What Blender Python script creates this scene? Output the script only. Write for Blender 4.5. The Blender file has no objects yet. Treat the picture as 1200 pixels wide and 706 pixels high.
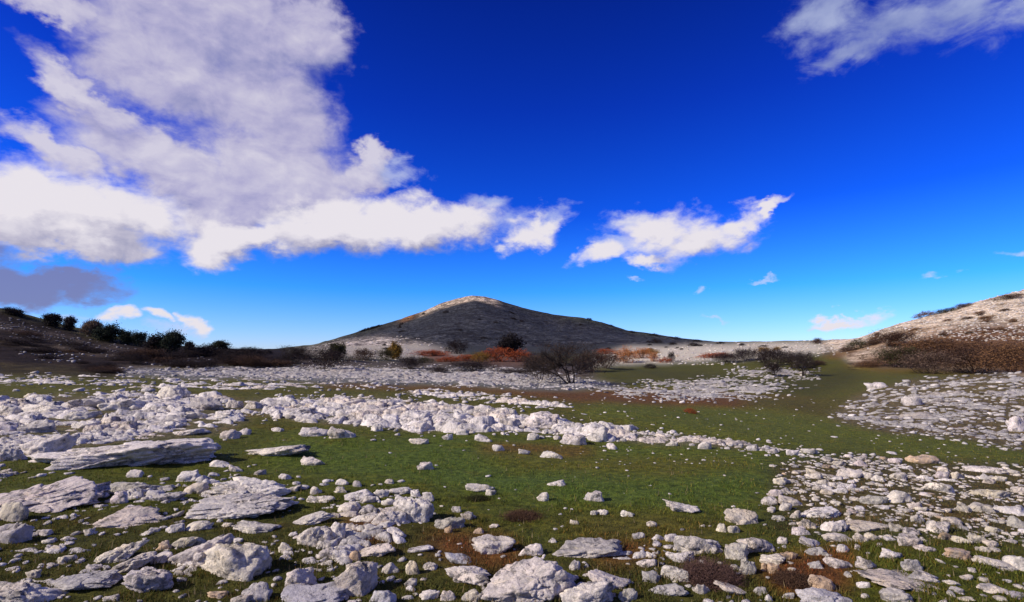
import bpy, bmesh, math, random
import numpy as np
from mathutils import Vector
R = math.radians
sc = bpy.context.scene
COL = sc.collection
rng = np.random.default_rng(11)
random.seed(11)

# ------------------------------------------------------------------ camera
F, CX, CY, HORIZON = 600.0, 600.0, 353.0, 415.0      # the photograph is 1200 x 706
PITCH = math.atan((HORIZON - CY) / F)
CAMZ = 1.6
cam = bpy.data.cameras.new("camera")
cam.sensor_width = 36.0
cam.lens = 36.0 * F / 1200.0
cam.clip_start = 0.05
cam.clip_end = 20000
cam_o = bpy.data.objects.new("camera", cam)
COL.objects.link(cam_o)
cam_o.rotation_euler = (math.pi / 2 + PITCH, 0, 0)
cam_o.location = (0, 0, CAMZ)
sc.camera = cam_o

# ------------------------------------------------------------------ light
SUN_EL, SUN_AZ = R(33), R(-112)                      # azimuth from +Y, clockwise: the sun stands to the left
sun = bpy.data.lights.new("sun", 'SUN')
sun.energy = 5.0
sun.angle = R(0.5)
sun.color = (1.0, 0.90, 0.78)
sun_o = bpy.data.objects.new("sun", sun)
COL.objects.link(sun_o)
to_sun = Vector((math.sin(SUN_AZ) * math.cos(SUN_EL), math.cos(SUN_AZ) * math.cos(SUN_EL), math.sin(SUN_EL)))
sun_o.rotation_euler = to_sun.to_track_quat('Z', 'Y').to_euler()
sun_o.location = (0, 0, 60)
sc.view_settings.view_transform = 'Standard'
sc.view_settings.look = 'None'
sc.view_settings.exposure = 0.0
sc.view_settings.gamma = 1.0


def pxdir(px, row):
    a = (px - CX) / F; b = (CY - row) / F
    return a, math.cos(PITCH) - b * math.sin(PITCH), math.sin(PITCH) + b * math.cos(PITCH)


def azel(px, row):
    x, y, z = pxdir(px, row)
    return math.atan2(x, y), math.atan2(z, math.hypot(x, y))


class NT:
    def __init__(s, tree): s.t = tree; s.n = tree.nodes; s.l = tree.links
    def new(s, typ, **kw):
        n = s.n.new(typ)
        for k, v in kw.items():
            if k.startswith('i_'):
                s.put(n.inputs[int(k[2:])], v)
            else: setattr(n, k, v)
        return n
    def put(s, inp, v):
        if isinstance(v, bpy.types.NodeSocket): s.l.new(v, inp)
        else: inp.default_value = v
    def math(s, op, a, b=0.0, c=0.0, clamp=False):
        n = s.n.new('ShaderNodeMath'); n.operation = op; n.use_clamp = clamp
        s.put(n.inputs[0], a); s.put(n.inputs[1], b); s.put(n.inputs[2], c)
        return n.outputs[0]
    def vmath(s, op, a, b=None):
        n = s.n.new('ShaderNodeVectorMath'); n.operation = op
        s.put(n.inputs[0], a)
        if b is not None: s.put(n.inputs[1], b)
        return n.outputs[1] if op in ('LENGTH', 'DOT_PRODUCT') else n.outputs[0]
    def noise(s, vec, scale, detail=4, rough=0.5, dist=0.0, color=False, lac=2.0):
        n = s.n.new('ShaderNodeTexNoise')
        n.inputs['Scale'].default_value = scale; n.inputs['Detail'].default_value = detail
        n.inputs['Roughness'].default_value = rough; n.inputs['Distortion'].default_value = dist
        n.inputs['Lacunarity'].default_value = lac
        if vec is not None: s.l.new(vec, n.inputs['Vector'])
        return n.outputs['Color' if color else 'Fac']
    def mix(s, fac, a, b, blend='MIX'):
        n = s.n.new('ShaderNodeMix'); n.data_type = 'RGBA'; n.blend_type = blend
        s.put(n.inputs[0], fac); s.put(n.inputs[6], a); s.put(n.inputs[7], b)
        return n.outputs[2]
    def ramp(s, fac, stops, interp='LINEAR'):
        n = s.n.new('ShaderNodeValToRGB'); s.l.new(fac, n.inputs[0])
        e = n.color_ramp; e.interpolation = interp
        while len(e.elements) < len(stops): e.elements.new(0.5)
        for el, (p, c) in zip(e.elements, stops):
            el.position = p; el.color = (*c, 1) if len(c) == 3 else c
        return n.outputs[0]
    def smooth(s, x, lo, hi):
        n = s.n.new('ShaderNodeMapRange'); n.interpolation_type = 'SMOOTHSTEP'
        s.put(n.inputs[0], x); s.put(n.inputs[1], lo); s.put(n.inputs[2], hi)
        return n.outputs[0]


# ------------------------------------------------------------------ sky and clouds (seen by their direction only)
def blob_group(name, blobs):
    g = bpy.data.node_groups.new(name, 'ShaderNodeTree')
    g.interface.new_socket('Vector', in_out='INPUT', socket_type='NodeSocketVector')
    g.interface.new_socket('Value', in_out='OUTPUT', socket_type='NodeSocketFloat')
    t = NT(g)
    gi = t.new('NodeGroupInput'); go = t.new('NodeGroupOutput')
    cur = None
    for b in blobs:
        px, row, rx, ry = b[:4]
        ang = b[4] if len(b) > 4 else 0
        wgt = b[5] if len(b) > 5 else 1.0
        if rx < 75 and name == 'cumulus': rx, ry, wgt = rx * 1.55, ry * 1.6, .66
        a, e = azel(px, row)
        sx = (azel(px + 1, row)[0] - azel(px - 1, row)[0]) / 2 * rx
        sy = (azel(px, row - 1)[1] - azel(px, row + 1)[1]) / 2 * ry
        m = t.new('ShaderNodeMapping', vector_type='TEXTURE')
        t.l.new(gi.outputs[0], m.inputs[0])
        m.inputs['Location'].default_value = (a, e, 0)
        m.inputs['Rotation'].default_value = (0, 0, R(ang))
        m.inputs['Scale'].default_value = (sx, sy, 1)
        v = t.math('SUBTRACT', wgt, t.vmath('LENGTH', m.outputs[0]))
        cur = v if cur is None else t.math('SMOOTH_MAX', cur, v, 0.22)
    t.l.new(cur, go.inputs[0])
    return g


A_BLOBS = [(-90, 235, 130, 62), (20, 232, 112, 62, -6), (95, 245, 105, 52, -10), (170, 256, 72, 44, -8), (75, 275, 140, 30, -2),
           (300, 278, 90, 30), (400, 266, 105, 38), (485, 262, 85, 38), (545, 262, 38, 30), (262, 292, 60, 22),
           (612, 280, 34, 17), (636, 262, 26, 14, 20), (698, 294, 34, 13, 14), (768, 270, 48, 32), (820, 280, 66, 28, 4),
           (865, 268, 34, 17, 16), (900, 252, 32, 8, 30), (760, 302, 38, 10),
           (144, 370, 26, 11), (196, 376, 17, 8), (226, 379, 19, 12), (992, 374, 44, 8, 4)]
T_BLOBS = [(737, 332, 20, 4), (822, 339, 9, 6), (828, 369, 24, 4), (891, 334, 20, 4), (1100, 330, 22, 6), (1185, 294, 60, 8, 4), (960, 378, 34, 6, 6),
           (70, 370, 60, 14), (205, 390, 60, 10), (592, 266, 50, 26, 10), (645, 250, 40, 18, 20), (720, 280, 40, 16), (570, 240, 40, 20, -10), (745, 255, 50, 18), (470, 200, 40, 24)]
B_BLOBS = [(310, 120, 100, 72, -20), (200, 80, 120, 62, -20), (330, 205, 110, 70), (250, 25, 150, 62), (360, 45, 55, 45), (425, 205, 45, 28),
           (446, 178, 20, 26), (110, 105, 95, 24, -32), (190, 190, 110, 42, -20), (40, -12, 110, 20), (255, 240, 80, 50), (70, 172, 80, 26, -20)]
C_BLOBS = [(70, 328, 105, 24, -3), (-30, 318, 100, 34), (20, 340, 90, 20)]
D_BLOBS = [(975, 15, 50, 50), (1045, 25, 85, 42, 8), (1140, 0, 120, 46, 10), (1230, 0, 90, 48), (1005, 62, 60, 24, 10)]

w = bpy.data.worlds.new("World")
sc.world = w
w.use_nodes = True
t = NT(w.node_tree)
t.n.clear()
tc = t.new('ShaderNodeTexCoord')
DIR = t.vmath('NORMALIZE', tc.outputs['Generated'])
sep = t.new('ShaderNodeSeparateXYZ'); t.l.new(DIR, sep.inputs[0])
az = t.math('ARCTAN2', sep.outputs[0], sep.outputs[1])
el = t.math('ARCSINE', sep.outputs[2])
comb = t.new('ShaderNodeCombineXYZ'); t.l.new(az, comb.inputs[0]); t.l.new(el, comb.inputs[1])
UV = comb.outputs[0]
sky = t.new('ShaderNodeTexSky', sky_type='NISHITA', sun_disc=False)
sky.sun_elevation = SUN_EL; sky.sun_rotation = SUN_AZ
sky.air_density = 1.0; sky.dust_density = 0.3; sky.ozone_density = 2.5; sky.altitude = 1200
# the deep polarised blue of a clear mountain sky: the Nishita sky, deepened away from the horizon
deep = t.ramp(t.math('MULTIPLY', el, 1.0 / 1.2, clamp=True),
              [(0.0, (0.88, 1.10, 1.85)), (0.10, (0.17, 0.84, 2.05)), (0.22, (0.040, 0.39, 1.85)), (0.38, (0.028, 0.22, 1.5)), (0.60, (0.02, 0.12, 0.95)), (1.0, (0.02, 0.12, 0.9))])
skyc = t.mix(1.0, sky.outputs[0], deep, 'MULTIPLY')

# warp the lookup so that edges billow
SV = t.vmath('MULTIPLY', UV, (1.0, 1.5, 1.0))
n_w = t.noise(SV, 6.0, 5, 0.55, 0.0, color=True)
n_w2 = t.noise(SV, 22.0, 5, 0.6, 0.2, color=True)
warp = t.vmath('ADD', t.vmath('MULTIPLY', t.vmath('SUBTRACT', n_w, (0.5, 0.5, 0.5)), (0.17, 0.10, 0)),
               t.vmath('MULTIPLY', t.vmath('SUBTRACT', n_w2, (0.5, 0.5, 0.5)), (0.07, 0.055, 0)))
WUV = t.vmath('ADD', UV, warp)
nz = t.noise(SV, 16.0, 7, 0.58, 0.3)
nz_hi = t.noise(t.vmath('ADD', SV, (-0.010, 0.016, 0)), 16.0, 7, 0.58, 0.3)
nz_low = t.noise(SV, 5.0, 4, 0.5)
wisp = t.noise(t.vmath('MULTIPLY', UV, (1.0, 1.8, 1.0)), 13.0, 8, 0.62, 0.7)


def layer(g, vec):
    n = t.new('ShaderNodeGroup'); n.node_tree = g; t.l.new(vec, n.inputs[0]); return n.outputs[0]


GA, GT, GB, GC, GD = (blob_group('cumulus', A_BLOBS), blob_group('scraps', T_BLOBS), blob_group('veil', B_BLOBS), blob_group('low_bank', C_BLOBS), blob_group('wisps', D_BLOBS))
fB = layer(GB, WUV); fB2 = layer(GB, t.vmath('ADD', WUV, (-0.03, 0.045, 0)))
dB = t.smooth(t.math('ADD', fB, t.math('MULTIPLY', t.math('SUBTRACT', nz, 0.5), 0.62)), -0.20, 0.42)
fA = layer(GA, WUV); fA2 = layer(GA, t.vmath('ADD', WUV, (-0.02, 0.045, 0)))
dA = t.smooth(t.math('ADD', fA, t.math('MULTIPLY', t.math('SUBTRACT', nz, 0.5), 0.95)), -0.10, 0.46)
fC = layer(GC, WUV)
dC = t.smooth(t.math('ADD', fC, t.math('MULTIPLY', t.math('SUBTRACT', nz, 0.5), 0.7)), -0.12, 0.5)
fD = layer(GD, WUV)
dD = t.smooth(t.math('ADD', fD, t.math('MULTIPLY', t.math('SUBTRACT', wisp, 0.5), 1.7)), -0.15, 0.95)
fT = layer(GT, WUV)
dT = t.smooth(t.math('ADD', fT, t.math('MULTIPLY', t.math('SUBTRACT', wisp, 0.5), 1.6)), 0.1, 1.0)

emb = t.math('MULTIPLY', t.math('SUBTRACT', nz_hi, nz), 1.1)  # cloud light and shade painted into their colours from offset samples
shB = t.math('ADD', t.math('ADD', t.math('ADD', 0.36, t.math('MULTIPLY', t.smooth(el, 0.33, 0.62), 0.34)), t.math('MULTIPLY', t.math('SUBTRACT', fB2, fB), 0.45)), t.math('ADD', emb, t.math('MULTIPLY', t.math('SUBTRACT', nz_low, 0.5), 1.0)), clamp=True)
colB = t.ramp(shB, [(0.0, (6.6, 6.3, 7.5)), (0.5, (4.5, 4.3, 6.4)), (1.0, (2.3, 2.5, 5.0))])
shA = t.math('ADD', t.math('ADD', 0.32, t.math('MULTIPLY', t.math('SUBTRACT', fA2, fA), 1.15)), t.math('ADD', emb, t.math('MULTIPLY', t.math('SUBTRACT', nz_low, 0.5), 1.1)), clamp=True)
colA = t.ramp(shA, [(0.0, (8.1, 7.7, 8.3)), (0.3, (7.0, 6.7, 7.6)), (0.6, (5.2, 5.0, 6.3)), (1.0, (3.0, 3.1, 4.8))])
c = t.mix(t.math('MULTIPLY', dD, 0.88), skyc, t.ramp(t.noise(SV, 7.0, 5, 0.6), [(0.3, (1.5, 2.0, 5.0)), (0.7, (4.4, 5.0, 7.2))]))
c = t.mix(t.math('MULTIPLY', dB, 0.97), c, colB)
c = t.mix(t.math('MULTIPLY', dC, 0.9), c, (2.0, 2.1, 4.1, 1))
c = t.mix(t.math('MULTIPLY', dT, 0.6), c, (6.0, 6.6, 8.6, 1))
c = t.mix(dA, c, colA)
# broken cloud added over the unseen rest of the sky, to whiten its fill
behind = t.smooth(t.math('ABSOLUTE', az), 1.05, 1.5)
nb_ = t.noise(t.vmath('MULTIPLY', DIR, (1, 1, 2.0)), 2.6, 7, 0.6)
dE = t.math('MULTIPLY', t.math('MULTIPLY', t.smooth(nb_, 0.50, 0.60), behind), t.smooth(el, 0.0, 0.1))
c = t.mix(t.math('MULTIPLY', dE, 0.9), c, (6.2, 6.0, 6.9, 1))
bg = t.new('ShaderNodeBackground'); bg.inputs[1].default_value = 0.1
t.l.new(c, bg.inputs[0])
wo = t.new('ShaderNodeOutputWorld'); t.l.new(bg.outputs[0], wo.inputs[0])
w.cycles.sampling_method = 'MANUAL'
w.cycles.sample_map_resolution = 512


# ------------------------------------------------------------------ noise in numpy
_perm = np.random.default_rng(5).permutation(256); _perm = np.concatenate([_perm, _perm, _perm])
_g = np.random.default_rng(6).normal(size=(256, 3)); _g /= np.linalg.norm(_g, axis=1)[:, None]


def perlin(x, y, z):
    xi, yi, zi = np.floor(x).astype(int), np.floor(y).astype(int), np.floor(z).astype(int)
    xf, yf, zf = x - xi, y - yi, z - zi
    xi &= 255; yi &= 255; zi &= 255
    u, v, w_ = (f * f * f * (f * (f * 6 - 15) + 10) for f in (xf, yf, zf))
    def c(dx, dy, dz):
        g = _g[_perm[_perm[_perm[xi + dx] + yi + dy] + zi + dz]]
        return g[..., 0] * (xf - dx) + g[..., 1] * (yf - dy) + g[..., 2] * (zf - dz)
    def L(a, b, t_): return a + t_ * (b - a)
    return L(L(L(c(0, 0, 0), c(1, 0, 0), u), L(c(0, 1, 0), c(1, 1, 0), u), v),
             L(L(c(0, 0, 1), c(1, 0, 1), u), L(c(0, 1, 1), c(1, 1, 1), u), v), w_) * 1.6


def fbm(x, y, z, o=4, gain=0.5):
    s = 0; a = 1.0
    for k in range(o):
        s = s + a * perlin(x * 2 ** k + 17.3 * k, y * 2 ** k + 5.1 * k, z * 2 ** k + 9.7 * k); a *= gain
    return s


# ------------------------------------------------------------------ terrain heights
T_PX = np.array([-500, -200, 0, 75, 150, 300, 450, 600, 750, 900, 1000, 1050, 1125, 1200, 1400, 1700], float)
T_Y = np.array([2, 6, 10, 14, 20, 28, 40, 55, 75, 95, 120, 135, 170, 230, 350, 3500], float)
T_Z = np.array([
    # 2   6     10    14    20    28    40    55    75    95   120   135  170   230  350 3500
    [.0, .05, .10, .15, .05, .05, .0,  .2, 4.0, 13., 24., 26., 22., 16., 10., -30],
    [.0, .05, .10, .15, .05, .05, .0, -.2, 2.0, 8.0, 17., 18., 14., 10., 8., -30],
    [.0, .05, .10, .18, .05, .0, -.05, -.4, 1.2, 5.2, 12.2, 12.5, 9., 6., 5., -30],
    [.0, .03, .08, .20, .05, .0, -.1, -.6, .5, 3.2, 8.2, 8.6, 6., 4., 3., -30],
    [.0, .02, .05, .22, .10, -.05, -.2, -.9, .1, 1.8, 5.0, 5.2, 4., 2., 2., -30],
    [.0, .0, .0, .10, .05, -.15, -.5, -1.1, -1.0, -.1, 2.2, 2.4, 2.2, 2.2, 4., -30],
    [.0, .0, -.02, .02, -.05, -.25, -.8, -1.1, -1.2, -.9, -.4, 0.2, 1.6, 3.0, 7.0, -30],
    [.0, .0, -.05, .02, -.10, -.45, -1.2, -1.4, -1.3, -1.1, -.6, -.2, .6, 1.8, 5.0, -30],
    [.0, .0, -.08, -.05, -.3, -.7, -1.4, -1.6, -1.7, -1.6, -.8, -.2, 1.5, 4.0, 8.0, -30],
    [.0, .0, -.10, -.35, -.8, -1.0, -1.2, -1.3, -1.2, -.6, 1.2, 1.9, 3.8, 7.0, 9.0, -30],
    [.0, .0, -.25, -.55, -.9, -.9, -.8, -1.0, -.9, .8, 3.6, 5.0, 6.6, 8.0, 9.0, -30],
    [.0, .0, -.35, -.62, -.75, -.4, -.35, -.7, -.5, 2.4, 6.8, 9.3, 9.5, 9., 9., -30],
    [.0, -.05, -.40, -.70, -.65, .0, -.2, -.7, -.4, 4.0, 10.4, 13.6, 14., 12., 9., -30],
    [.0, -.1, -.45, -.78, -.55, .35, .2, -.5, .2, 5.6, 14., 18.2, 19., 15., 9., -30],
    [.0, -.1, -.45, -.7, -.3, .6, .8, .6, 3., 10., 20., 26., 27., 20., 9., -30],
    [.0, -.1, -.4, -.5, .0, .8, 1.5, 2., 6., 16., 28., 34., 35., 25., 9., -30]])
AZ_K = np.arctan((T_PX - CX) / F)


def catmull(xk, yk, x):
    """monotone-ish cubic through knots; yk may be 2-D (knots first)"""
    m = np.gradient(yk, xk, axis=0)
    i = np.clip(np.searchsorted(xk, x) - 1, 0, len(xk) - 2)
    h = xk[i + 1] - xk[i]; s = np.clip((x - xk[i]) / h, 0, 1)
    sh = (slice(None),) + (None,) * (yk.ndim - 1)
    s_, h_ = s[sh], h[sh]
    return ((1 + 2 * s_) * (1 - s_) ** 2 * yk[i] + s_ * (1 - s_) ** 2 * h_ * m[i] + s_ * s_ * (3 - 2 * s_) * yk[i + 1] + s_ * s_ * (s_ - 1) * h_ * m[i + 1])


DA = np.linspace(AZ_K[0], AZ_K[-1], 260)
DL = np.linspace(math.log(2), math.log(3500), 420)
_T = catmull(AZ_K, T_Z, DA)
_T = catmull(np.log(T_Y), np.ascontiguousarray(_T.T), DL).T       # [az, logy]

SKY_PX = np.array([-200, 200, 330, 370, 400, 440, 470, 497, 515, 535, 553, 568, 585, 610, 650, 683, 705, 735, 810, 860, 920, 1050, 1400], float)
SKY_RW = np.array([414, 413, 409, 404, 395, 382.5, 374, 364.5, 356, 350, 346.5, 347.5, 352, 360, 369, 372.5, 377.5, 387.5, 398, 403, 406, 409, 412], float)
SK_AZ = np.arctan((SKY_PX - CX) / F)


def lookup(az_, ly):
    fa = np.clip((az_ - DA[0]) / (DA[1] - DA[0]), 0, len(DA) - 1.001); fl = np.clip((ly - DL[0]) / (DL[1] - DL[0]), 0, len(DL) - 1.001)
    ia, il = fa.astype(int), fl.astype(int); a, b = fa - ia, fl - il
    return (_T[ia, il] * (1 - a) * (1 - b) + _T[ia + 1, il] * a * (1 - b) + _T[ia, il + 1] * (1 - a) * b + _T[ia + 1, il + 1] * a * b)


def sstep(x, a, b):
    s = np.clip((x - a) / (b - a), 0, 1); return s * s * (3 - 2 * s)


def height(x, y):
    x = np.asarray(x, float); y = np.asarray(y, float)
    r = np.hypot(x, y); a = np.arctan2(x, y)
    Y = r * np.maximum(np.cos(a), 0.42)
    z = lookup(a, np.log(np.maximum(Y, 2.0))) * sstep(Y, 0.5, 3.0)
    # the mountain behind
    rows = np.interp(a, SK_AZ, SKY_RW)
    ridge = CAMZ + 800 * np.tan(np.arctan((HORIZON - rows) / F * 1.0)) 
    m = sstep(Y, 250, 860) ** 0.9 * (1 - sstep(Y, 820, 1700)) * (np.abs(a) < 1.4)
    m0 = np.where(Y < 800, np.clip((Y - 280) / 520, 0, 1) ** 1.15, 1 - sstep(Y, 800, 1700))
    z = z + np.maximum(ridge - z, 0) * m0
    # relief
    k = np.clip(Y / 10, 0.25, 1)
    z = z + 0.05 * k * fbm(x * 0.7, y * 0.7, 0 * x + 3.3, 3) + 0.13 * np.clip(Y / 14, 0, 1.6) * fbm(x * 0.12, y * 0.12, 0 * x + 8.1, 3)
    z = z + np.clip((Y - 60) / 60, 0, 1) * 0.35 * fbm(x * 0.06, y * 0.06, 0 * x + 1.7, 4)
    big = np.clip((Y - 350) / 300, 0, 1) * (1 - 0.9 * np.exp(-((Y - 800) / 60) ** 2))
    z = z + big * (5.0 * fbm(x * 0.008, y * 0.008, 0 * x + 4.2, 4) - 3.0 * np.abs(perlin(a * 22, Y * 0.002, 0 * x + 2.2)))
    return z


def project(x, y, z):
    dy, dz = y, z - CAMZ
    fwd = dy * math.cos(PITCH) + dz * math.sin(PITCH); up = -dy * math.sin(PITCH) + dz * math.cos(PITCH)
    fwd = np.where(fwd > 0.05, fwd, 0.05)
    return CX + F * x / fwd, CY - F * up / fwd


# where a line of sight meets the ground: a table over columns
VC = np.arange(-420, 1624, 4.0)
VY = np.exp(np.linspace(math.log(1.2), math.log(1500), 1100))
_x = ((VC - CX) / F)[:, None] * VY[None, :]
VROW = project(_x, VY[None, :] + 0 * _x, height(_x, VY[None, :] + 0 * _x))[1]
VROWm = np.minimum.accumulate(VROW, axis=1)


def hit(px, row):
    """ground point (x, y, z) under photograph position px, row"""
    px = np.atleast_1d(np.asarray(px, float)); row = np.atleast_1d(np.asarray(row, float))
    yy = np.full(px.shape, np.nan)
    # u differs a little from (px-CX)/F away from the horizon
    b = (CY - row) / F
    u = (px - CX) / F / (math.cos(PITCH) - b * math.sin(PITCH))
    ci = np.clip(np.round((u * F + CX - VC[0]) / 4).astype(int), 0, len(VC) - 1)
    for c_ in np.unique(ci):
        m = ci == c_
        rr = VROWm[c_]
        k = np.searchsorted(-rr, -row[m])
        ok = (k > 0) & (k < len(VY))
        k = np.clip(k, 1, len(VY) - 1)
        d = rr[k - 1] - rr[k]
        f = np.where(d > 1e-6, (rr[k - 1] - row[m]) / np.maximum(d, 1e-6), 0)
        yv = VY[k - 1] + f * (VY[k] - VY[k - 1])
        yy[m] = np.where(ok, yv, np.nan)
    x = u * yy
    return x, yy, height(np.nan_to_num(x), np.nan_to_num(yy, nan=5.0))


# ------------------------------------------------------------------ ground cover map, drawn in plan by sight lines
MX0, MY0, MS = -500, 330, 2
MW, MH = 1100, 230


def inpoly(poly):
    X = MX0 + MS * (np.arange(MW) + 0.5); Yv = MY0 + MS * (np.arange(MH) + 0.5)
    X, Yv = np.meshgrid(X, Yv)
    ins = np.zeros(X.shape, bool)
    p = poly; j = len(p) - 1
    for i in range(len(p)):
        (xi, yi), (xj, yj) = p[i], p[j]
        if yi != yj:
            ins ^= ((yi > Yv) != (yj > Yv)) & (X < (xj - xi) * (Yv - yi) / (yj - yi) + xi)
        j = i
    return ins.astype(float)


def blur(a, rx, ry):
    for ax, r in ((1, rx), (0, ry)):
        for _ in range(2):
            if r > 0:
                pad = [(0, 0), (0, 0)]; pad[ax] = (r + 1, r)
                cs = np.cumsum(np.pad(a, pad, mode='edge'), axis=ax)
                n = 2 * r + 1
                a = ((cs[:, n:] - cs[:, :-n]) if ax == 1 else (cs[n:] - cs[:-n])) / n
    return a


def sample(arr, px, row):
    fx = np.clip((px - MX0) / MS - 0.5, 0, MW - 1.001); fy = np.clip((row - MY0) / MS - 0.5, 0, MH - 1.001)
    ix, iy = fx.astype(int), fy.astype(int); a, b = fx - ix, fy - iy
    if arr.ndim == 3: a = a[..., None]; b = b[..., None]
    return arr[iy, ix] * (1 - a) * (1 - b) + arr[iy, ix + 1] * a * (1 - b) + arr[iy + 1, ix] * (1 - a) * b + arr[iy + 1, ix + 1] * a * b


# stone fields: name, polygon, cover, size range in picture units, tint set
FIELDS = [
    ('left_far', [(-500, 436), (0, 437), (130, 442), (300, 446), (470, 449), (470, 458), (300, 462), (180, 459), (60, 454), (0, 457), (-500, 455)], .22, 4, 9, 'w'),
    ('outcrop', [(-500, 462), (0, 467), (60, 461), (180, 456), (270, 463), (300, 478), (296, 500), (270, 512), (230, 520), (40, 540), (0, 548), (-500, 575)], .28, 8, 22, 'w'),
    ('band', [(280, 468), (350, 464), (440, 464), (500, 470), (560, 478), (620, 483), (700, 500), (800, 509), (900, 521), (960, 529), (1000, 533), (960, 539), (880, 531), (800, 523), (740, 521), (690, 519), (600, 508), (500, 511), (440, 505), (400, 500), (300, 490)], .32, 6, 15, 'w'),
    ('thin', [(440, 452), (520, 456), (600, 463), (670, 471), (680, 477), (640, 482), (560, 474), (470, 462)], .3, 4, 8, 'w'),
    ('far_grey', [(135, 433), (340, 428), (560, 431), (610, 431), (700, 446), (735, 455), (640, 457), (560, 453), (480, 450), (300, 445), (140, 441)], .5, 2.5, 6, 'g'),
    ('mid_right', [(680, 455), (760, 447), (830, 440), (930, 447), (940, 458), (880, 470), (780, 473), (730, 467)], .5, 3.5, 7, 'g'),
    ('hump_right', [(840, 432), (900, 427), (965, 436), (945, 448), (860, 444)], .5, 3.5, 6, 'g'),
    ('rise', [(975, 482), (1005, 462), (1060, 447), (1200, 437), (1600, 425), (1600, 545), (1200, 528), (1120, 516), (1040, 507), (975, 494)], .60, 4, 10, 'g'),
    ('right_top', [(930, 535), (1010, 531), (1100, 544), (1200, 546), (1600, 556), (1600, 600), (1200, 596), (1000, 586), (905, 575), (915, 555)], .50, 7, 18, 'c'),
    ('right_mid', [(890, 590), (905, 575), (1000, 586), (1200, 596), (1600, 600), (1600, 645), (1200, 640), (1080, 642), (1000, 640), (930, 628)], .38, 8, 20, 'c'),
    ('right_low', [(900, 628), (1200, 640), (1600, 645), (1600, 790), (880, 790)], .20, 6, 20, 'c'),
    ('left_low', [(-500, 575), (0, 548), (120, 560), (260, 552), (400, 562), (500, 572), (530, 600), (480, 640), (500, 790), (-500, 790)], .30, 6, 20, 'w'),
    ('mid_low', [(480, 640), (620, 636), (900, 640), (900, 790), (490, 790)], .28, 6, 18, 'w'),
    ('band_fill', [(280, 466), (350, 462), (440, 462), (500, 470), (560, 478), (620, 483), (700, 500), (800, 510), (900, 522), (1000, 534), (960, 539), (880, 530), (800, 522), (740, 518), (690, 516), (600, 507), (500, 509), (440, 503), (300, 490)], .3, 3, 7, 'w'),
    ('outcrop_fill', [(-500, 462), (0, 467), (60, 461), (180, 456), (270, 463), (300, 478), (296, 500), (270, 512), (230, 516), (40, 530), (0, 544), (-500, 570)], .25, 4, 10, 'w'),
    ('right_fill', [(910, 540), (1010, 532), (1100, 544), (1200, 546), (1600, 556), (1600, 645), (1200, 636), (1000, 630), (930, 615), (905, 585)], .40, 3, 8, 'c'),
    ('right_hill', [(700, 424), (760, 408), (860, 404), (960, 400), (1000, 390), (1070, 368), (1200, 334), (1600, 240), (1600, 400), (1200, 400), (1080, 398), (980, 412), (940, 424), (800, 428)], .40, 2.0, 4.5, 'c'),
    ('left_hill', [(-500, 290), (0, 372), (60, 388), (200, 418), (330, 425), (330, 431), (200, 426), (80, 410), (0, 388), (-500, 340)], .22, 2.2, 4, 'd'),
    ('left_hill_low', [(20, 410), (60, 408), (110, 424), (60, 426)], .3, 3, 5, 'g'),
    ('mount_foot', [(345, 412), (400, 398), (480, 394), (540, 412), (520, 428), (380, 430), (345, 425)], .10, 2, 3.5, 'c'),
]
sparse = 0.012
DENS = {}
for nm, poly, cov, s0, s1, ti in FIELDS:
    DENS[nm] = blur(inpoly(poly), 3, 1)

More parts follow.
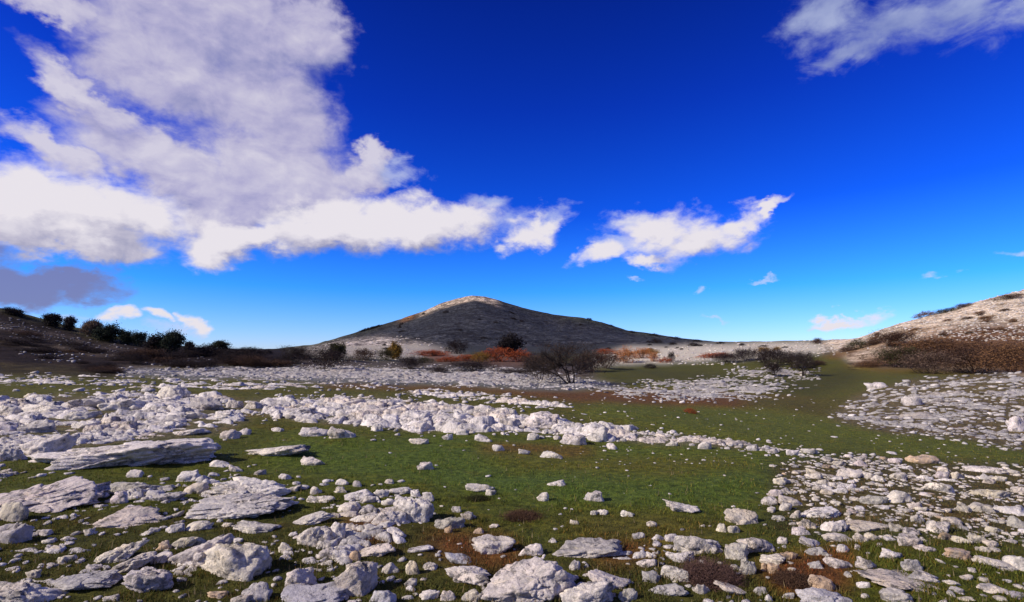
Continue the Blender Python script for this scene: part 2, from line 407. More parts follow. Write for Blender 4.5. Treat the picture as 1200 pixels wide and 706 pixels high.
COVER = np.zeros((MH, MW, 3)); COVER[:] = (.058, .066, .017)
COLS = [
    ((.050, .066, .014), [(-500, 500), (1600, 500), (1600, 800), (-500, 800)], 2, 2),
    ((.072, .110, .020), [(330, 515), (520, 512), (700, 520), (900, 533), (930, 555), (890, 590), (800, 600), (640, 590), (560, 575), (420, 560), (300, 545)], 10, 4),
    ((.066, .106, .022), [(480, 545), (620, 548), (720, 566), (640, 585), (560, 572)], 10, 4),
    ((.075, .085, .016), [(560, 535), (860, 535), (900, 548), (780, 560), (600, 552)], 8, 3),
    ((.085, .050, .022), [(560, 520), (700, 525), (690, 534), (560, 530)], 6, 2),
    ((.044, .052, .016), [(-500, 600), (500, 600), (560, 640), (900, 640), (900, 800), (-500, 800)], 10, 5),
    ((.068, .070, .018), [(640, 610), (780, 600), (860, 620), (780, 660), (680, 640)], 10, 5),
    ((.085, .046, .020), [(690, 640), (760, 636), (770, 656), (700, 668)], 8, 4),
    ((.105, .048, .020), [(900, 655), (1000, 640), (1000, 690), (920, 700), (890, 672)], 6, 4),
    ((.085, .045, .020), [(505, 618), (600, 628), (610, 668), (560, 668), (500, 650)], 7, 5),
    ((.080, .045, .020), [(405, 606), (470, 602), (460, 640), (400, 640)], 5, 4),
    ((.040, .048, .020), [(900, 540), (1600, 548), (1600, 640), (900, 630)], 8, 4),
    ((.084, .104, .020), [(660, 478), (760, 470), (900, 472), (1000, 492), (1200, 530), (1600, 545), (1600, 556), (1200, 545), (1000, 530), (800, 505), (700, 492)], 6, 2),
    ((.095, .052, .022), [(380, 447), (600, 456), (760, 458), (900, 462), (960, 470), (860, 478), (700, 472), (560, 460), (380, 453)], 6, 1),
    ((.060, .060, .018), [(860, 462), (990, 466), (985, 490), (880, 480)], 6, 2),
    ((.040, .046, .014), [(700, 440), (760, 432), (850, 436), (900, 446), (1000, 430), (1010, 446), (960, 464), (900, 462), (780, 446), (720, 450)], 5, 2),
    ((.045, .040, .018), [(-500, 424), (0, 428), (130, 436), (130, 441), (0, 437), (-500, 437)], 4, 1),
    ((.10, .10, .065), [(-500, 466), (0, 471), (60, 465), (180, 460), (270, 466), (296, 480), (290, 498), (260, 508), (40, 532), (0, 540), (-500, 565)], 3, 1),
    ((.12, .12, .08), [(290, 470), (440, 466), (500, 473), (620, 487), (700, 503), (800, 512), (900, 524), (880, 528), (740, 517), (600, 504), (500, 507), (400, 497), (300, 488)], 2, 1),
    ((.058, .056, .026), [(915, 545), (1010, 535), (1200, 550), (1600, 560), (1600, 630), (1200, 625), (960, 615), (915, 580)], 4, 2),
    ((.010, .007, .007), [(-500, 280), (0, 360), (130, 400), (340, 408), (345, 428), (200, 430), (130, 442), (0, 428), (-500, 424)], 3, 1),  # left hill: dark heath, with its shade painted into the colour
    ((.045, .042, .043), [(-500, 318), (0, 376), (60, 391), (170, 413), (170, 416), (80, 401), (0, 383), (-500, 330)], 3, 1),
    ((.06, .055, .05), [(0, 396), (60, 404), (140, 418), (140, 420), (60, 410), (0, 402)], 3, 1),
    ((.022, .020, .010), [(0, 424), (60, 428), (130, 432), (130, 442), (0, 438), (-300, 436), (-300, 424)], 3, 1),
    ((.17, .17, .17), [(135, 433), (340, 428), (560, 431), (610, 431), (700, 446), (735, 455), (640, 457), (560, 453), (480, 450), (300, 445), (140, 441)], 3, 1),
    ((.085, .078, .050), [(975, 482), (1005, 462), (1060, 447), (1200, 437), (1600, 425), (1600, 545), (1200, 528), (1120, 516), (1040, 507), (975, 494)], 3, 1),
    ((.036, .040, .046), [(330, 410), (430, 385), (500, 360), (560, 340), (640, 365), (760, 390), (900, 400), (800, 408), (700, 416), (520, 418), (470, 400), (400, 404)], 4, 2),  # mountain body: shade painted into the scree and scrub colour
    ((.36, .33, .29), [(345, 409), (400, 399), (450, 394), (500, 404), (545, 418), (520, 424), (440, 420), (345, 416)], 4, 1),
    ((.06, .055, .06), [(340, 418), (520, 424), (700, 424), (700, 444), (560, 432), (340, 430)], 4, 1),
    ((.15, .085, .06), [(485, 411), (520, 412), (540, 424), (620, 416), (640, 424), (600, 428), (500, 424)], 3, 1),
    ((.54, .50, .42), [(690, 420), (740, 407), (860, 403), (960, 400), (970, 412), (900, 420), (800, 424), (700, 430)], 4, 1),
    ((.60, .51, .37), [(960, 402), (1000, 386), (1070, 366), (1200, 332), (1600, 240), (1600, 430), (1200, 440), (1000, 425)], 3, 1),
    ((.13, .075, .040), [(1000, 424), (1100, 384), (1200, 378), (1600, 370), (1600, 440), (1200, 440), (1000, 430)], 6, 2),
    ((.16, .085, .03), [(960, 418), (1060, 388), (1110, 380), (1040, 402), (985, 420)], 3, 1),
]
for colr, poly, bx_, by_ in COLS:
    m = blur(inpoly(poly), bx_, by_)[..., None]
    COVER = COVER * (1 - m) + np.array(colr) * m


def ground_colour(x, y, z):
    px, row = project(x, y, z)
    front = (y > 1.0)
    wx = 9 * fbm(x * 0.5 / np.clip(y / 12, 1, 60), y * 0.5 / np.clip(y / 12, 1, 60), 0 * x + 6.6, 3)
    wr = 2.5 * fbm(x * 0.6 / np.clip(y / 12, 1, 60), y * 0.6 / np.clip(y / 12, 1, 60), 0 * x + 2.1, 3)
    px = np.clip(px, -480, 1590); row = np.clip(row, 332, 780)
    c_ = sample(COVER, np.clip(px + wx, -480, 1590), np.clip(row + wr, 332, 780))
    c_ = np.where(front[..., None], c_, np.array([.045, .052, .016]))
    gm = np.clip((0.13 - c_.max(-1)) / .05, 0, 1)[..., None]
    near = np.clip((140 - y) / 60, 0, 1)[..., None]
    c_ = c_ * (1 + gm * near * (np.array([1.62, 1.40, 1.05]) - 1))
    # sunlight on the summit and its left shoulder is painted later, per vertex
    a = np.arctan2(x, y); Y = y
    return c_


# ------------------------------------------------------------------ materials
def material(name, rough=0.9, spec=0.2):
    m = bpy.data.materials.new(name); m.use_nodes = True
    t_ = NT(m.node_tree); b = t_.n['Principled BSDF']
    b.inputs['Roughness'].default_value = rough
    b.inputs['Specular IOR Level'].default_value = spec
    return m, t_, b


def bump(t_, b, h, strength, dist, prev=None):
    n = t_.new('ShaderNodeBump'); n.inputs['Strength'].default_value = strength; n.inputs['Distance'].default_value = dist
    t_.l.new(h, n.inputs['Height'])
    if prev is not None: t_.l.new(prev, n.inputs['Normal'])
    if b is not None: t_.l.new(n.outputs[0], b.inputs['Normal'])
    return n.outputs[0]


# ground
M_GROUND, t, b = material('turf_and_soil', 0.95, 0.1)
at = t.new('ShaderNodeAttribute', attribute_name='cover')
pos = t.new('ShaderNodeNewGeometry').outputs['Position']
n1 = t.noise(pos, 1.3, 6, 0.65); n2 = t.noise(pos, 9.0, 6, 0.7); n3 = t.noise(pos, 60.0, 4, 0.7)
col = t.mix(1.0, at.outputs['Color'], t.ramp(n2, [(0.28, (.25, .27, .25)), (0.5, (.95, .95, .95)), (0.72, (1.9, 1.75, 1.4))]), 'MULTIPLY')
col = t.mix(t.math('MULTIPLY', t.smooth(n1, 0.53, 0.66), 0.5), col, t.mix(1.0, col, (1.35, .92, .82, 1), 'MULTIPLY'))
col = t.mix(1.0, col, t.ramp(n3, [(0.3, (.5, .5, .5)), (0.65, (1.35, 1.35, 1.3))]), 'MULTIPLY')
t.l.new(col, b.inputs['Base Color'])
nb = bump(t, None, n2, 0.7, 0.08)
bump(t, b, n3, 0.8, 0.02, nb)

# far hills: larger grain
M_HILL, t, b = material('hill_scree_and_scrub', 0.95, 0.1)
at = t.new('ShaderNodeAttribute', attribute_name='cover')
pos = t.new('ShaderNodeNewGeometry').outputs['Position']
pz = t.vmath('MULTIPLY', pos, (1, 1, 2.2))
n1 = t.noise(pz, 0.05, 6, 0.65); n2 = t.noise(pz, 0.28, 6, 0.75, 0.4); n3 = t.noise(pz, 1.6, 5, 0.75)
col = t.mix(1.0, at.outputs['Color'], t.ramp(n2, [(0.36, (.30, .24, .18)), (0.48, (.9, .88, .85)), (0.62, (1.6, 1.6, 1.6))]), 'MULTIPLY')
col = t.mix(1.0, col, t.ramp(n3, [(0.35, (.55, .52, .5)), (0.65, (1.6, 1.6, 1.6))]), 'MULTIPLY')
col = t.mix(1.0, col, t.ramp(n1, [(0.35, (.75, .75, .8)), (0.65, (1.25, 1.2, 1.2))]), 'MULTIPLY')
t.l.new(col, b.inputs['Base Color'])
nb = bump(t, None, n2, 0.6, 1.0)
bump(t, b, n3, 0.6, 0.4, nb)

# the distant mountain
M_MOUNT, t, b = material('mountain_scree_scrub_painted_shade', 0.95, 0.1)
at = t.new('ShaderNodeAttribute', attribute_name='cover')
pos = t.new('ShaderNodeNewGeometry').outputs['Position']
pz = t.vmath('MULTIPLY', pos, (1, .6, 2.6))
n1 = t.noise(pz, 0.014, 7, 0.7, 0.5); n2 = t.noise(pz, 0.09, 6, 0.75); n3 = t.noise(pz, 0.35, 5, 0.8)
vo = t.new('ShaderNodeTexVoronoi'); t.l.new(pz, vo.inputs['Vector']); vo.inputs['Scale'].default_value = 0.13
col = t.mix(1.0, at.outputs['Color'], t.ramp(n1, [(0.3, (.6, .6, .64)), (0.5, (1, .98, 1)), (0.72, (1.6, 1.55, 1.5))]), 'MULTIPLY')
col = t.mix(1.0, col, t.ramp(n2, [(0.36, (.35, .33, .34)), (0.64, (1.75, 1.7, 1.6))]), 'MULTIPLY')
col = t.mix(1.0, col, t.ramp(n3, [(0.42, (.35, .35, .36)), (0.62, (2.2, 2.15, 2.1))]), 'MULTIPLY')
col = t.mix(t.math('MULTIPLY', t.smooth(vo.outputs['Distance'], 0.42, 0.18), 0.65), col, (.018, .016, .016, 1))
n4 = t.noise(pz, 0.03, 7, 0.75, 0.8)
col = t.mix(t.math('MULTIPLY', t.smooth(n4, 0.52, 0.60), 0.6), col, (.020, .017, .017, 1))
t.l.new(col, b.inputs['Base Color'])
bump(t, b, n2, 1.0, 6.0)

# limestone
M_ROCK, t, b = material('weathered_limestone', 0.88, 0.25)
at = t.new('ShaderNodeAttribute', attribute_name='tint')
pos = t.new('ShaderNodeNewGeometry').outputs['Position']
n0 = t.noise(pos, 2.6, 5, 0.6); n1 = t.noise(pos, 14.0, 7, 0.68); n2 = t.noise(pos, 70.0, 6, 0.7)
sp = t.noise(pos, 17.0, 6, 0.75, 0.4); sp2 = t.noise(pos, 7.0, 6, 0.7, 0.6)
col = t.mix(1.0, at.outputs['Color'], t.ramp(n1, [(0.3, (.70, .70, .72)), (0.55, (1.0, 1.0, 1.0)), (0.75, (1.12, 1.1, 1.08))]), 'MULTIPLY')
col = t.mix(t.math('MULTIPLY', t.smooth(n0, 0.5, 0.72), 0.35), col, t.mix(1.0, col, (.92, .78, .62, 1), 'MULTIPLY'))
col = t.mix(t.math('MULTIPLY', t.math('MULTIPLY', t.smooth(sp, 0.475, 0.58), t.smooth(n0, 0.42, 0.58)), 0.85), col, (.085, .08, .078, 1))        # black lichen
col = t.mix(t.math('MULTIPLY', t.smooth(sp2, 0.48, 0.62), 0.55), col, (.34, .32, .30, 1))       # grey weathering
col = t.mix(1.0, col, t.ramp(n2, [(0.3, (.8, .8, .8)), (0.6, (1.06, 1.06, 1.06))]), 'MULTIPLY')
t.l.new(col, b.inputs['Base Color'])
nb = bump(t, None, n1, 0.85, 0.045)
nb = bump(t, None, sp, 0.45, 0.02, nb)
bump(t, b, n2, 0.6, 0.006, nb)


def plain(name, rgb, var=0.5, attr=None, trans=0.0, scale=3.0):
    m, t_, b_ = material(name, 0.85, 0.15)
    p = t_.new('ShaderNodeNewGeometry').outputs['Position']
    src = rgb + (1,) if attr is None else t_.new('ShaderNodeAttribute', attribute_name=attr).outputs['Color']
    n_ = t_.noise(p, scale, 4, 0.7)
    c_ = t_.mix(1.0, src, t_.ramp(n_, [(0.3, (1 - var,) * 3), (0.7, (1 + var,) * 3)]), 'MULTIPLY')
    t_.l.new(c_, b_.inputs['Base Color'])
    if trans:
        tr = t_.new('ShaderNodeBsdfTranslucent'); t_.l.new(c_, tr.inputs[0])
        mx = t_.new('ShaderNodeMixShader'); mx.inputs[0].default_value = trans
        t_.l.new(b_.outputs[0], mx.inputs[1]); t_.l.new(tr.outputs[0], mx.inputs[2])
        t_.l.new(mx.outputs[0], t_.n['Material Output'].inputs[0])
    return m


M_GRASS = plain('grass_blades', (.05, .08, .02), 0.25, 'tint', 0.3)
M_BARK = plain('grey_bark', (.040, .030, .026), 0.4)
M_TWIG = plain('bare_twigs', (.055, .032, .027), 0.4)
LEAF = {
    'dark': plain('dark_scrub', (.024, .019, .019), 0.5, None, 0.1),
    'green': plain('dark_evergreen', (.022, .030, .017), 0.5, None, 0.1),
    'brown': plain('brown_scrub', (.080, .044, .026), 0.5, None, 0.15),
    'rust': plain('rust_red_leaves', (.36, .085, .028), 0.4, None, 0.2),
    'orange': plain('orange_leaves', (.48, .20, .07), 0.35, None, 0.2),
    'ochre': plain('ochre_leaves', (.26, .15, .025), 0.4, None, 0.2),
    'olive': plain('olive_leaves', (.050, .050, .018), 0.4, None, 0.2),
    'grey': plain('greyish_twigs', (.15, .10, .07), 0.4, None, 0.15),
    'tan': plain('tan_brown_brush', (.19, .098, .044), 0.45, None, 0.15),
    'heather': plain('purple_brown_heather', (.105, .060, .048), 0.4, None, 0.1, 20.0),
}


# ------------------------------------------------------------------ mesh helpers
def np_mesh(name, V, faces, smooth=True, tint=None, attr='tint'):
    """faces: (n,k) int array"""
    V = np.asarray(V, np.float32); faces = np.asarray(faces, np.int32)
    me = bpy.data.meshes.new(name)
    n, k = faces.shape
    me.vertices.add(len(V)); me.vertices.foreach_set('co', V.ravel())
    me.loops.add(n * k); me.loops.foreach_set('vertex_index', faces.ravel())
    me.polygons.add(n); me.polygons.foreach_set('loop_start', np.arange(0, n * k, k, dtype=np.int32))
    me.polygons.foreach_set('loop_total', np.full(n, k, np.int32))
    if smooth: me.polygons.foreach_set('use_smooth', np.ones(n, bool))
    me.update(calc_edges=True)
    if tint is not None:
        a = me.attributes.new(attr, 'FLOAT_COLOR', 'POINT')
        tt = np.ones((len(V), 4), np.float32); tt[:, :3] = tint
        a.data.foreach_set('color', tt.ravel())
    return me


def link(name, me, mat, parent=None, loc=None):
    o = bpy.data.objects.new(name, me)
    if mat is not None and not me.materials: me.materials.append(mat)
    COL.objects.link(o)
    if parent is not None: o.parent = parent
    if loc is not None: o.location = loc
    return o


def tag(o, label=None, cat=None, group=None, kind=None):
    for k, v in (('label', label), ('category', cat), ('group', group), ('kind', kind)):
        if v: o[k] = v
    return o


# ------------------------------------------------------------------ the ground sheet, hills and mountain
az_f = np.radians(np.arange(-62, 62.01, 0.22))
az_o = np.radians(np.arange(62 + 3, 360 - 62 - 1, 3.0))
AZ = np.concatenate([az_f, az_o])
_r = [0.0, 0.004, 0.5, 1.0, 1.4, 1.8, 2.1]
while _r[-1] < 9: _r.append(_r[-1] + max(0.03, _r[-1] ** 2 * 0.0026))
while _r[-1] < 1000: _r.append(_r[-1] * 1.017)
while _r[-1] < 9000: _r.append(_r[-1] * 1.12)
RR = np.array(_r[1:])
na, nr = len(AZ), len(RR)
X = RR[:, None] * np.sin(AZ)[None]; Yg = RR[:, None] * np.cos(AZ)[None]
Z = height(X, Yg)
Z = np.where(RR[:, None] > 2500, -30, Z)
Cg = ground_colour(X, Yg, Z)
# summit: its sunlit left side painted into the ground colour as a pale patch
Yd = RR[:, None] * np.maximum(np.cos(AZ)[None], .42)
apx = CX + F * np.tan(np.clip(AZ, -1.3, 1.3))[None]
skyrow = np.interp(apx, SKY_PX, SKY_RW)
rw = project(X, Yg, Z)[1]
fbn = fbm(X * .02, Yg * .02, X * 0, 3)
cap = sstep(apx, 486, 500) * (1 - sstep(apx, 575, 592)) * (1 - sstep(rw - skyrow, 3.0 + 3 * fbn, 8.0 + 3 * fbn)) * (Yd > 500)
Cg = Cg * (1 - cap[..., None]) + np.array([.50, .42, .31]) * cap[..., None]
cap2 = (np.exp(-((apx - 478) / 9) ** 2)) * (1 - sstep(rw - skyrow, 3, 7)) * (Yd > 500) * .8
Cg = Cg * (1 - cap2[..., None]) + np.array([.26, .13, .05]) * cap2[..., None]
V = np.stack([X, Yg, Z], -1).reshape(-1, 3)
V = np.vstack([V, [[0, 0, float(height(np.array([0.]), np.array([0.]))[0])]]])
CV = np.vstack([Cg.reshape(-1, 3), [[.045, .052, .016]]])
ii, jj = np.meshgrid(np.arange(nr - 1), np.arange(na), indexing='ij')
j2 = (jj + 1) % na
Q = np.stack([ii * na + jj, ii * na + j2, (ii + 1) * na + j2, (ii + 1) * na + jj], -1).reshape(-1, 4)[:, ::-1]
fi = ii.ravel(); fj = jj.ravel()
fr = RR[fi]; fa = AZ[fj]; fY = fr * np.maximum(np.cos(fa), .42); fpx = CX + F * np.tan(np.clip(fa, -1.3, 1.3))
inner = np.abs(np.where(fa > math.pi, fa - 2 * math.pi, fa)) < R(75)
hill_l = inner & (fY > 60) & (fY < 200) & (fpx < 340 - (fY - 60) * 0.2)
hill_r = inner & (fY > 78) & (fY < 300) & (fpx > 960 + (fY < 110) * 30)
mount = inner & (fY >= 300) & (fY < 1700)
rest = ~(hill_l | hill_r | mount)
for nm, m, mat in (('ground', rest, M_GROUND), ('mountain', mount, M_MOUNT), ('hill', hill_l, M_HILL), ('hill', hill_r, M_HILL)):
    q = Q[m]
    if nm == 'ground':
        tri = np.array([[len(V) - 1, (k + 1) % na, k] for k in range(na)])
    used, inv = np.unique(q, return_inverse=True)
    q2 = inv.reshape(q.shape)
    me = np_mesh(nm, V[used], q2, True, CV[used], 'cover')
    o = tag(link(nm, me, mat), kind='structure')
    if nm == 'mountain': o['label'] = 'broad grey mountain, its shade painted in, with a sunlit summit painted pale'
    if nm == 'hill' and m is hill_l: o['label'] = 'dark scrubby hillside falling to the right'
    if nm == 'hill' and m is hill_r: o['label'] = 'pale stony hillside rising to the right'
# ------------------------------------------------------------------ stones
ICO = {}
for lv in range(1, 7):
    bm = bmesh.new(); bmesh.ops.create_icosphere(bm, subdivisions=lv, radius=1.0)
    bm.verts.ensure_lookup_table()
    ICO[lv] = (np.array([v.co[:] for v in bm.verts]), np.array([[v.index for v in f.verts] for f in bm.faces], np.int32))
    bm.free()


def rock_unit(lv, seed, blocky=0.5, rug=1.0, grooves=0.0):
    """an irregular limestone block, bounding box -1..1"""
    rs = np.random.default_rng(seed)
    v, f = ICO[lv]
    n = rs.normal(size=(15, 3)); n /= np.linalg.norm(n, axis=1)[:, None]
    d = rs.uniform(0.55, .98, 15)
    ax = np.array([[1, 0, 0], [-1, 0, 0], [0, 1, 0], [0, -1, 0], [0, 0, 1], [0, 0, -1]], float) + rs.normal(scale=0.22, size=(6, 3))
    ax /= np.linalg.norm(ax, axis=1)[:, None]
    dax = rs.uniform(.72, .95, 6); dax[4] = rs.uniform(.45, .72)
    n = np.vstack([n, ax]); d = np.concatenate([d, dax])
    q = 18 + 20 * blocky
    s = (np.maximum(v @ n.T, 0) / d) ** q
    r = s.sum(1) ** (-1 / q)
    o = rs.uniform(0, 90, 3)
    p = v * r[:, None]
    x, y, z = (p + o).T
    disp = 0.10 * rug * fbm(x * 1.1, y * 1.1, z * 1.1, 3)
    if lv >= 3:
        nc = 26 if lv < 5 else 70
        cc = rs.normal(size=(nc, 3)); cc /= np.linalg.norm(cc, axis=1)[:, None]
        vw = v + 0.10 * np.stack([perlin(x * 3, y * 3, z * 3), perlin(x * 3 + 9, y * 3, z * 3), perlin(x * 3, y * 3 + 9, z * 3)], -1)
        dt = vw @ cc.T; i1 = dt.argmax(1); d1 = dt[np.arange(len(v)), i1]
        dt[np.arange(len(v)), i1] = -9; d2 = dt.max(1)
        off = rs.uniform(-.05, .05, nc); tl_ = rs.normal(scale=.22, size=(nc, 3))
        disp = disp + rug * (off[i1] + ((v - cc[i1]) * tl_[i1]).sum(1)) - 0.05 * rug * np.exp(-(d1 - d2) / .012)
        disp = disp + 0.042 * rug * fbm(x * 4.0, y * 4.0, z * 4.0, 3, 0.55) - 0.07 * rug * np.clip(0.35 - np.abs(perlin(x * 2.2, y * 2.2, z * 2.8 + 4)), 0, 1)
    if lv >= 5:
        disp = disp + 0.018 * rug * fbm(x * 10, y * 10, z * 10, 2) - 0.10 * rug * np.clip(.14 - np.abs(perlin(x * 1.3 + 5, y * 1.6, z * 3.0)), 0, 1) * 2
    if grooves and lv >= 4:
        g = np.abs(perlin(x * 3.2 + 1.2 * y, y * 0.9, z * 0.8 + 7)); disp = disp - grooves * np.clip(0.22 - g, 0, 1)
        disp = disp - grooves * 0.8 * np.clip(0.16 - np.abs(perlin(x * 7 + y, y * 2.5, z * 2 + 1)), 0, 1)
    p = p * (1 + disp)[:, None]
    lo, hi = p.min(0), p.max(0)
    return (p - lo) / (hi - lo) * 2 - 1, f


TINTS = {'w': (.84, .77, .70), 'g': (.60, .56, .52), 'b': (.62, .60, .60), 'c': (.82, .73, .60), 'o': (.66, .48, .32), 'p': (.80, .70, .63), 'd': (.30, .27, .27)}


def roll(V_, a):
    c_, s_ = math.cos(a), math.sin(a)
    return np.stack([V_[:, 0] * c_ + V_[:, 2] * s_, V_[:, 1], -V_[:, 0] * s_ + V_[:, 2] * c_], -1)


def yaw(V_, a):
    c_, s_ = math.cos(a), math.sin(a)
    return np.stack([V_[:, 0] * c_ - V_[:, 1] * s_, V_[:, 0] * s_ + V_[:, 1] * c_, V_[:, 2]], -1)


def size_from_px(w_, h_, d, asp=None):
    """real width, depth, height of a stone that fills w_ x h_ at distance d"""
    Wd = w_ / F * d; hh = h_ / F * d; s = CAMZ / d
    D = 0.58 * Wd if asp is None else asp * Wd
    H = hh * 0.98 - D * s * 0.62
    if H < 0.42 * hh: D = min(max(0.70 * hh / (s * 0.62), 0.3 * Wd), 0.9 * Wd); H = max(hh * 0.98 - D * s * 0.62, 0.40 * hh)
    return Wd * 1.03, D, H


n_rock = 0


def rock(x0, x1, y0, y1, tilt, tint, label, group=None, kind='rock', rug=1.0, grooves=0.0, cat=None, blocky=None, asp=None):
    global n_rock
    n_rock += 1
    wpx, hpx = x1 - x0, y1 - y0
    cx = (x0 + x1) / 2
    x, y, z = (float(a[0]) for a in hit([cx], [y1]))
    if math.isnan(y): return None
    W_, D_, H_ = size_from_px(wpx, hpx, y, asp)
    tilt = tilt * (0.45 if cx > 860 else 0.8)
    ta = R(tilt)
    if tilt:
        H_ = max(H_ - W_ * abs(math.tan(ta)) * 0.75, 0.35 * H_)
        W_ = W_ / math.cos(ta) * 0.97
    lv = 6 if wpx > 95 else 5 if wpx > 38 else 4 if wpx > 15 else 3
    P, f = rock_unit(lv, 1000 + n_rock, random.uniform(.2, .9) if blocky is None else blocky, rug, grooves)
    if y1 < 515 and x1 < 1000: H_ *= .80
    if wpx > 150 and y0 < 500: rug, grooves, tilt = .7, .12, 2; ta = R(tilt)
    Ht = H_ * 1.9
    P = P * np.array([W_ / 2, D_ / 2, Ht / 2])
    P = yaw(P, random.uniform(-.16, .16))
    P = roll(P, -ta)
    y2 = y + D_ * 0.5; x2 = x * y2 / y
    z2 = float(height(np.array([x2]), np.array([y2]))[0])
    low = P[:, 2].min()
    P[:, 2] += 0.01 * Ht + W_ / 2 * abs(math.sin(ta)) * 0.26
    tc_ = np.array(TINTS[tint]) * random.uniform(.80, 1.05) * np.array([1, random.uniform(.96, 1.0), random.uniform(.88, 1.0)])
    me = np_mesh(kind, P, f, True, tc_)
    o = link(kind, me, M_ROCK, None, (x2, y2, z2))
    tag(o, label, cat or ('boulder' if kind == 'boulder' else 'rock'), group)
    OCC.append((cx, y0 + hpx * .55, wpx * .5, hpx * .5))
    return o


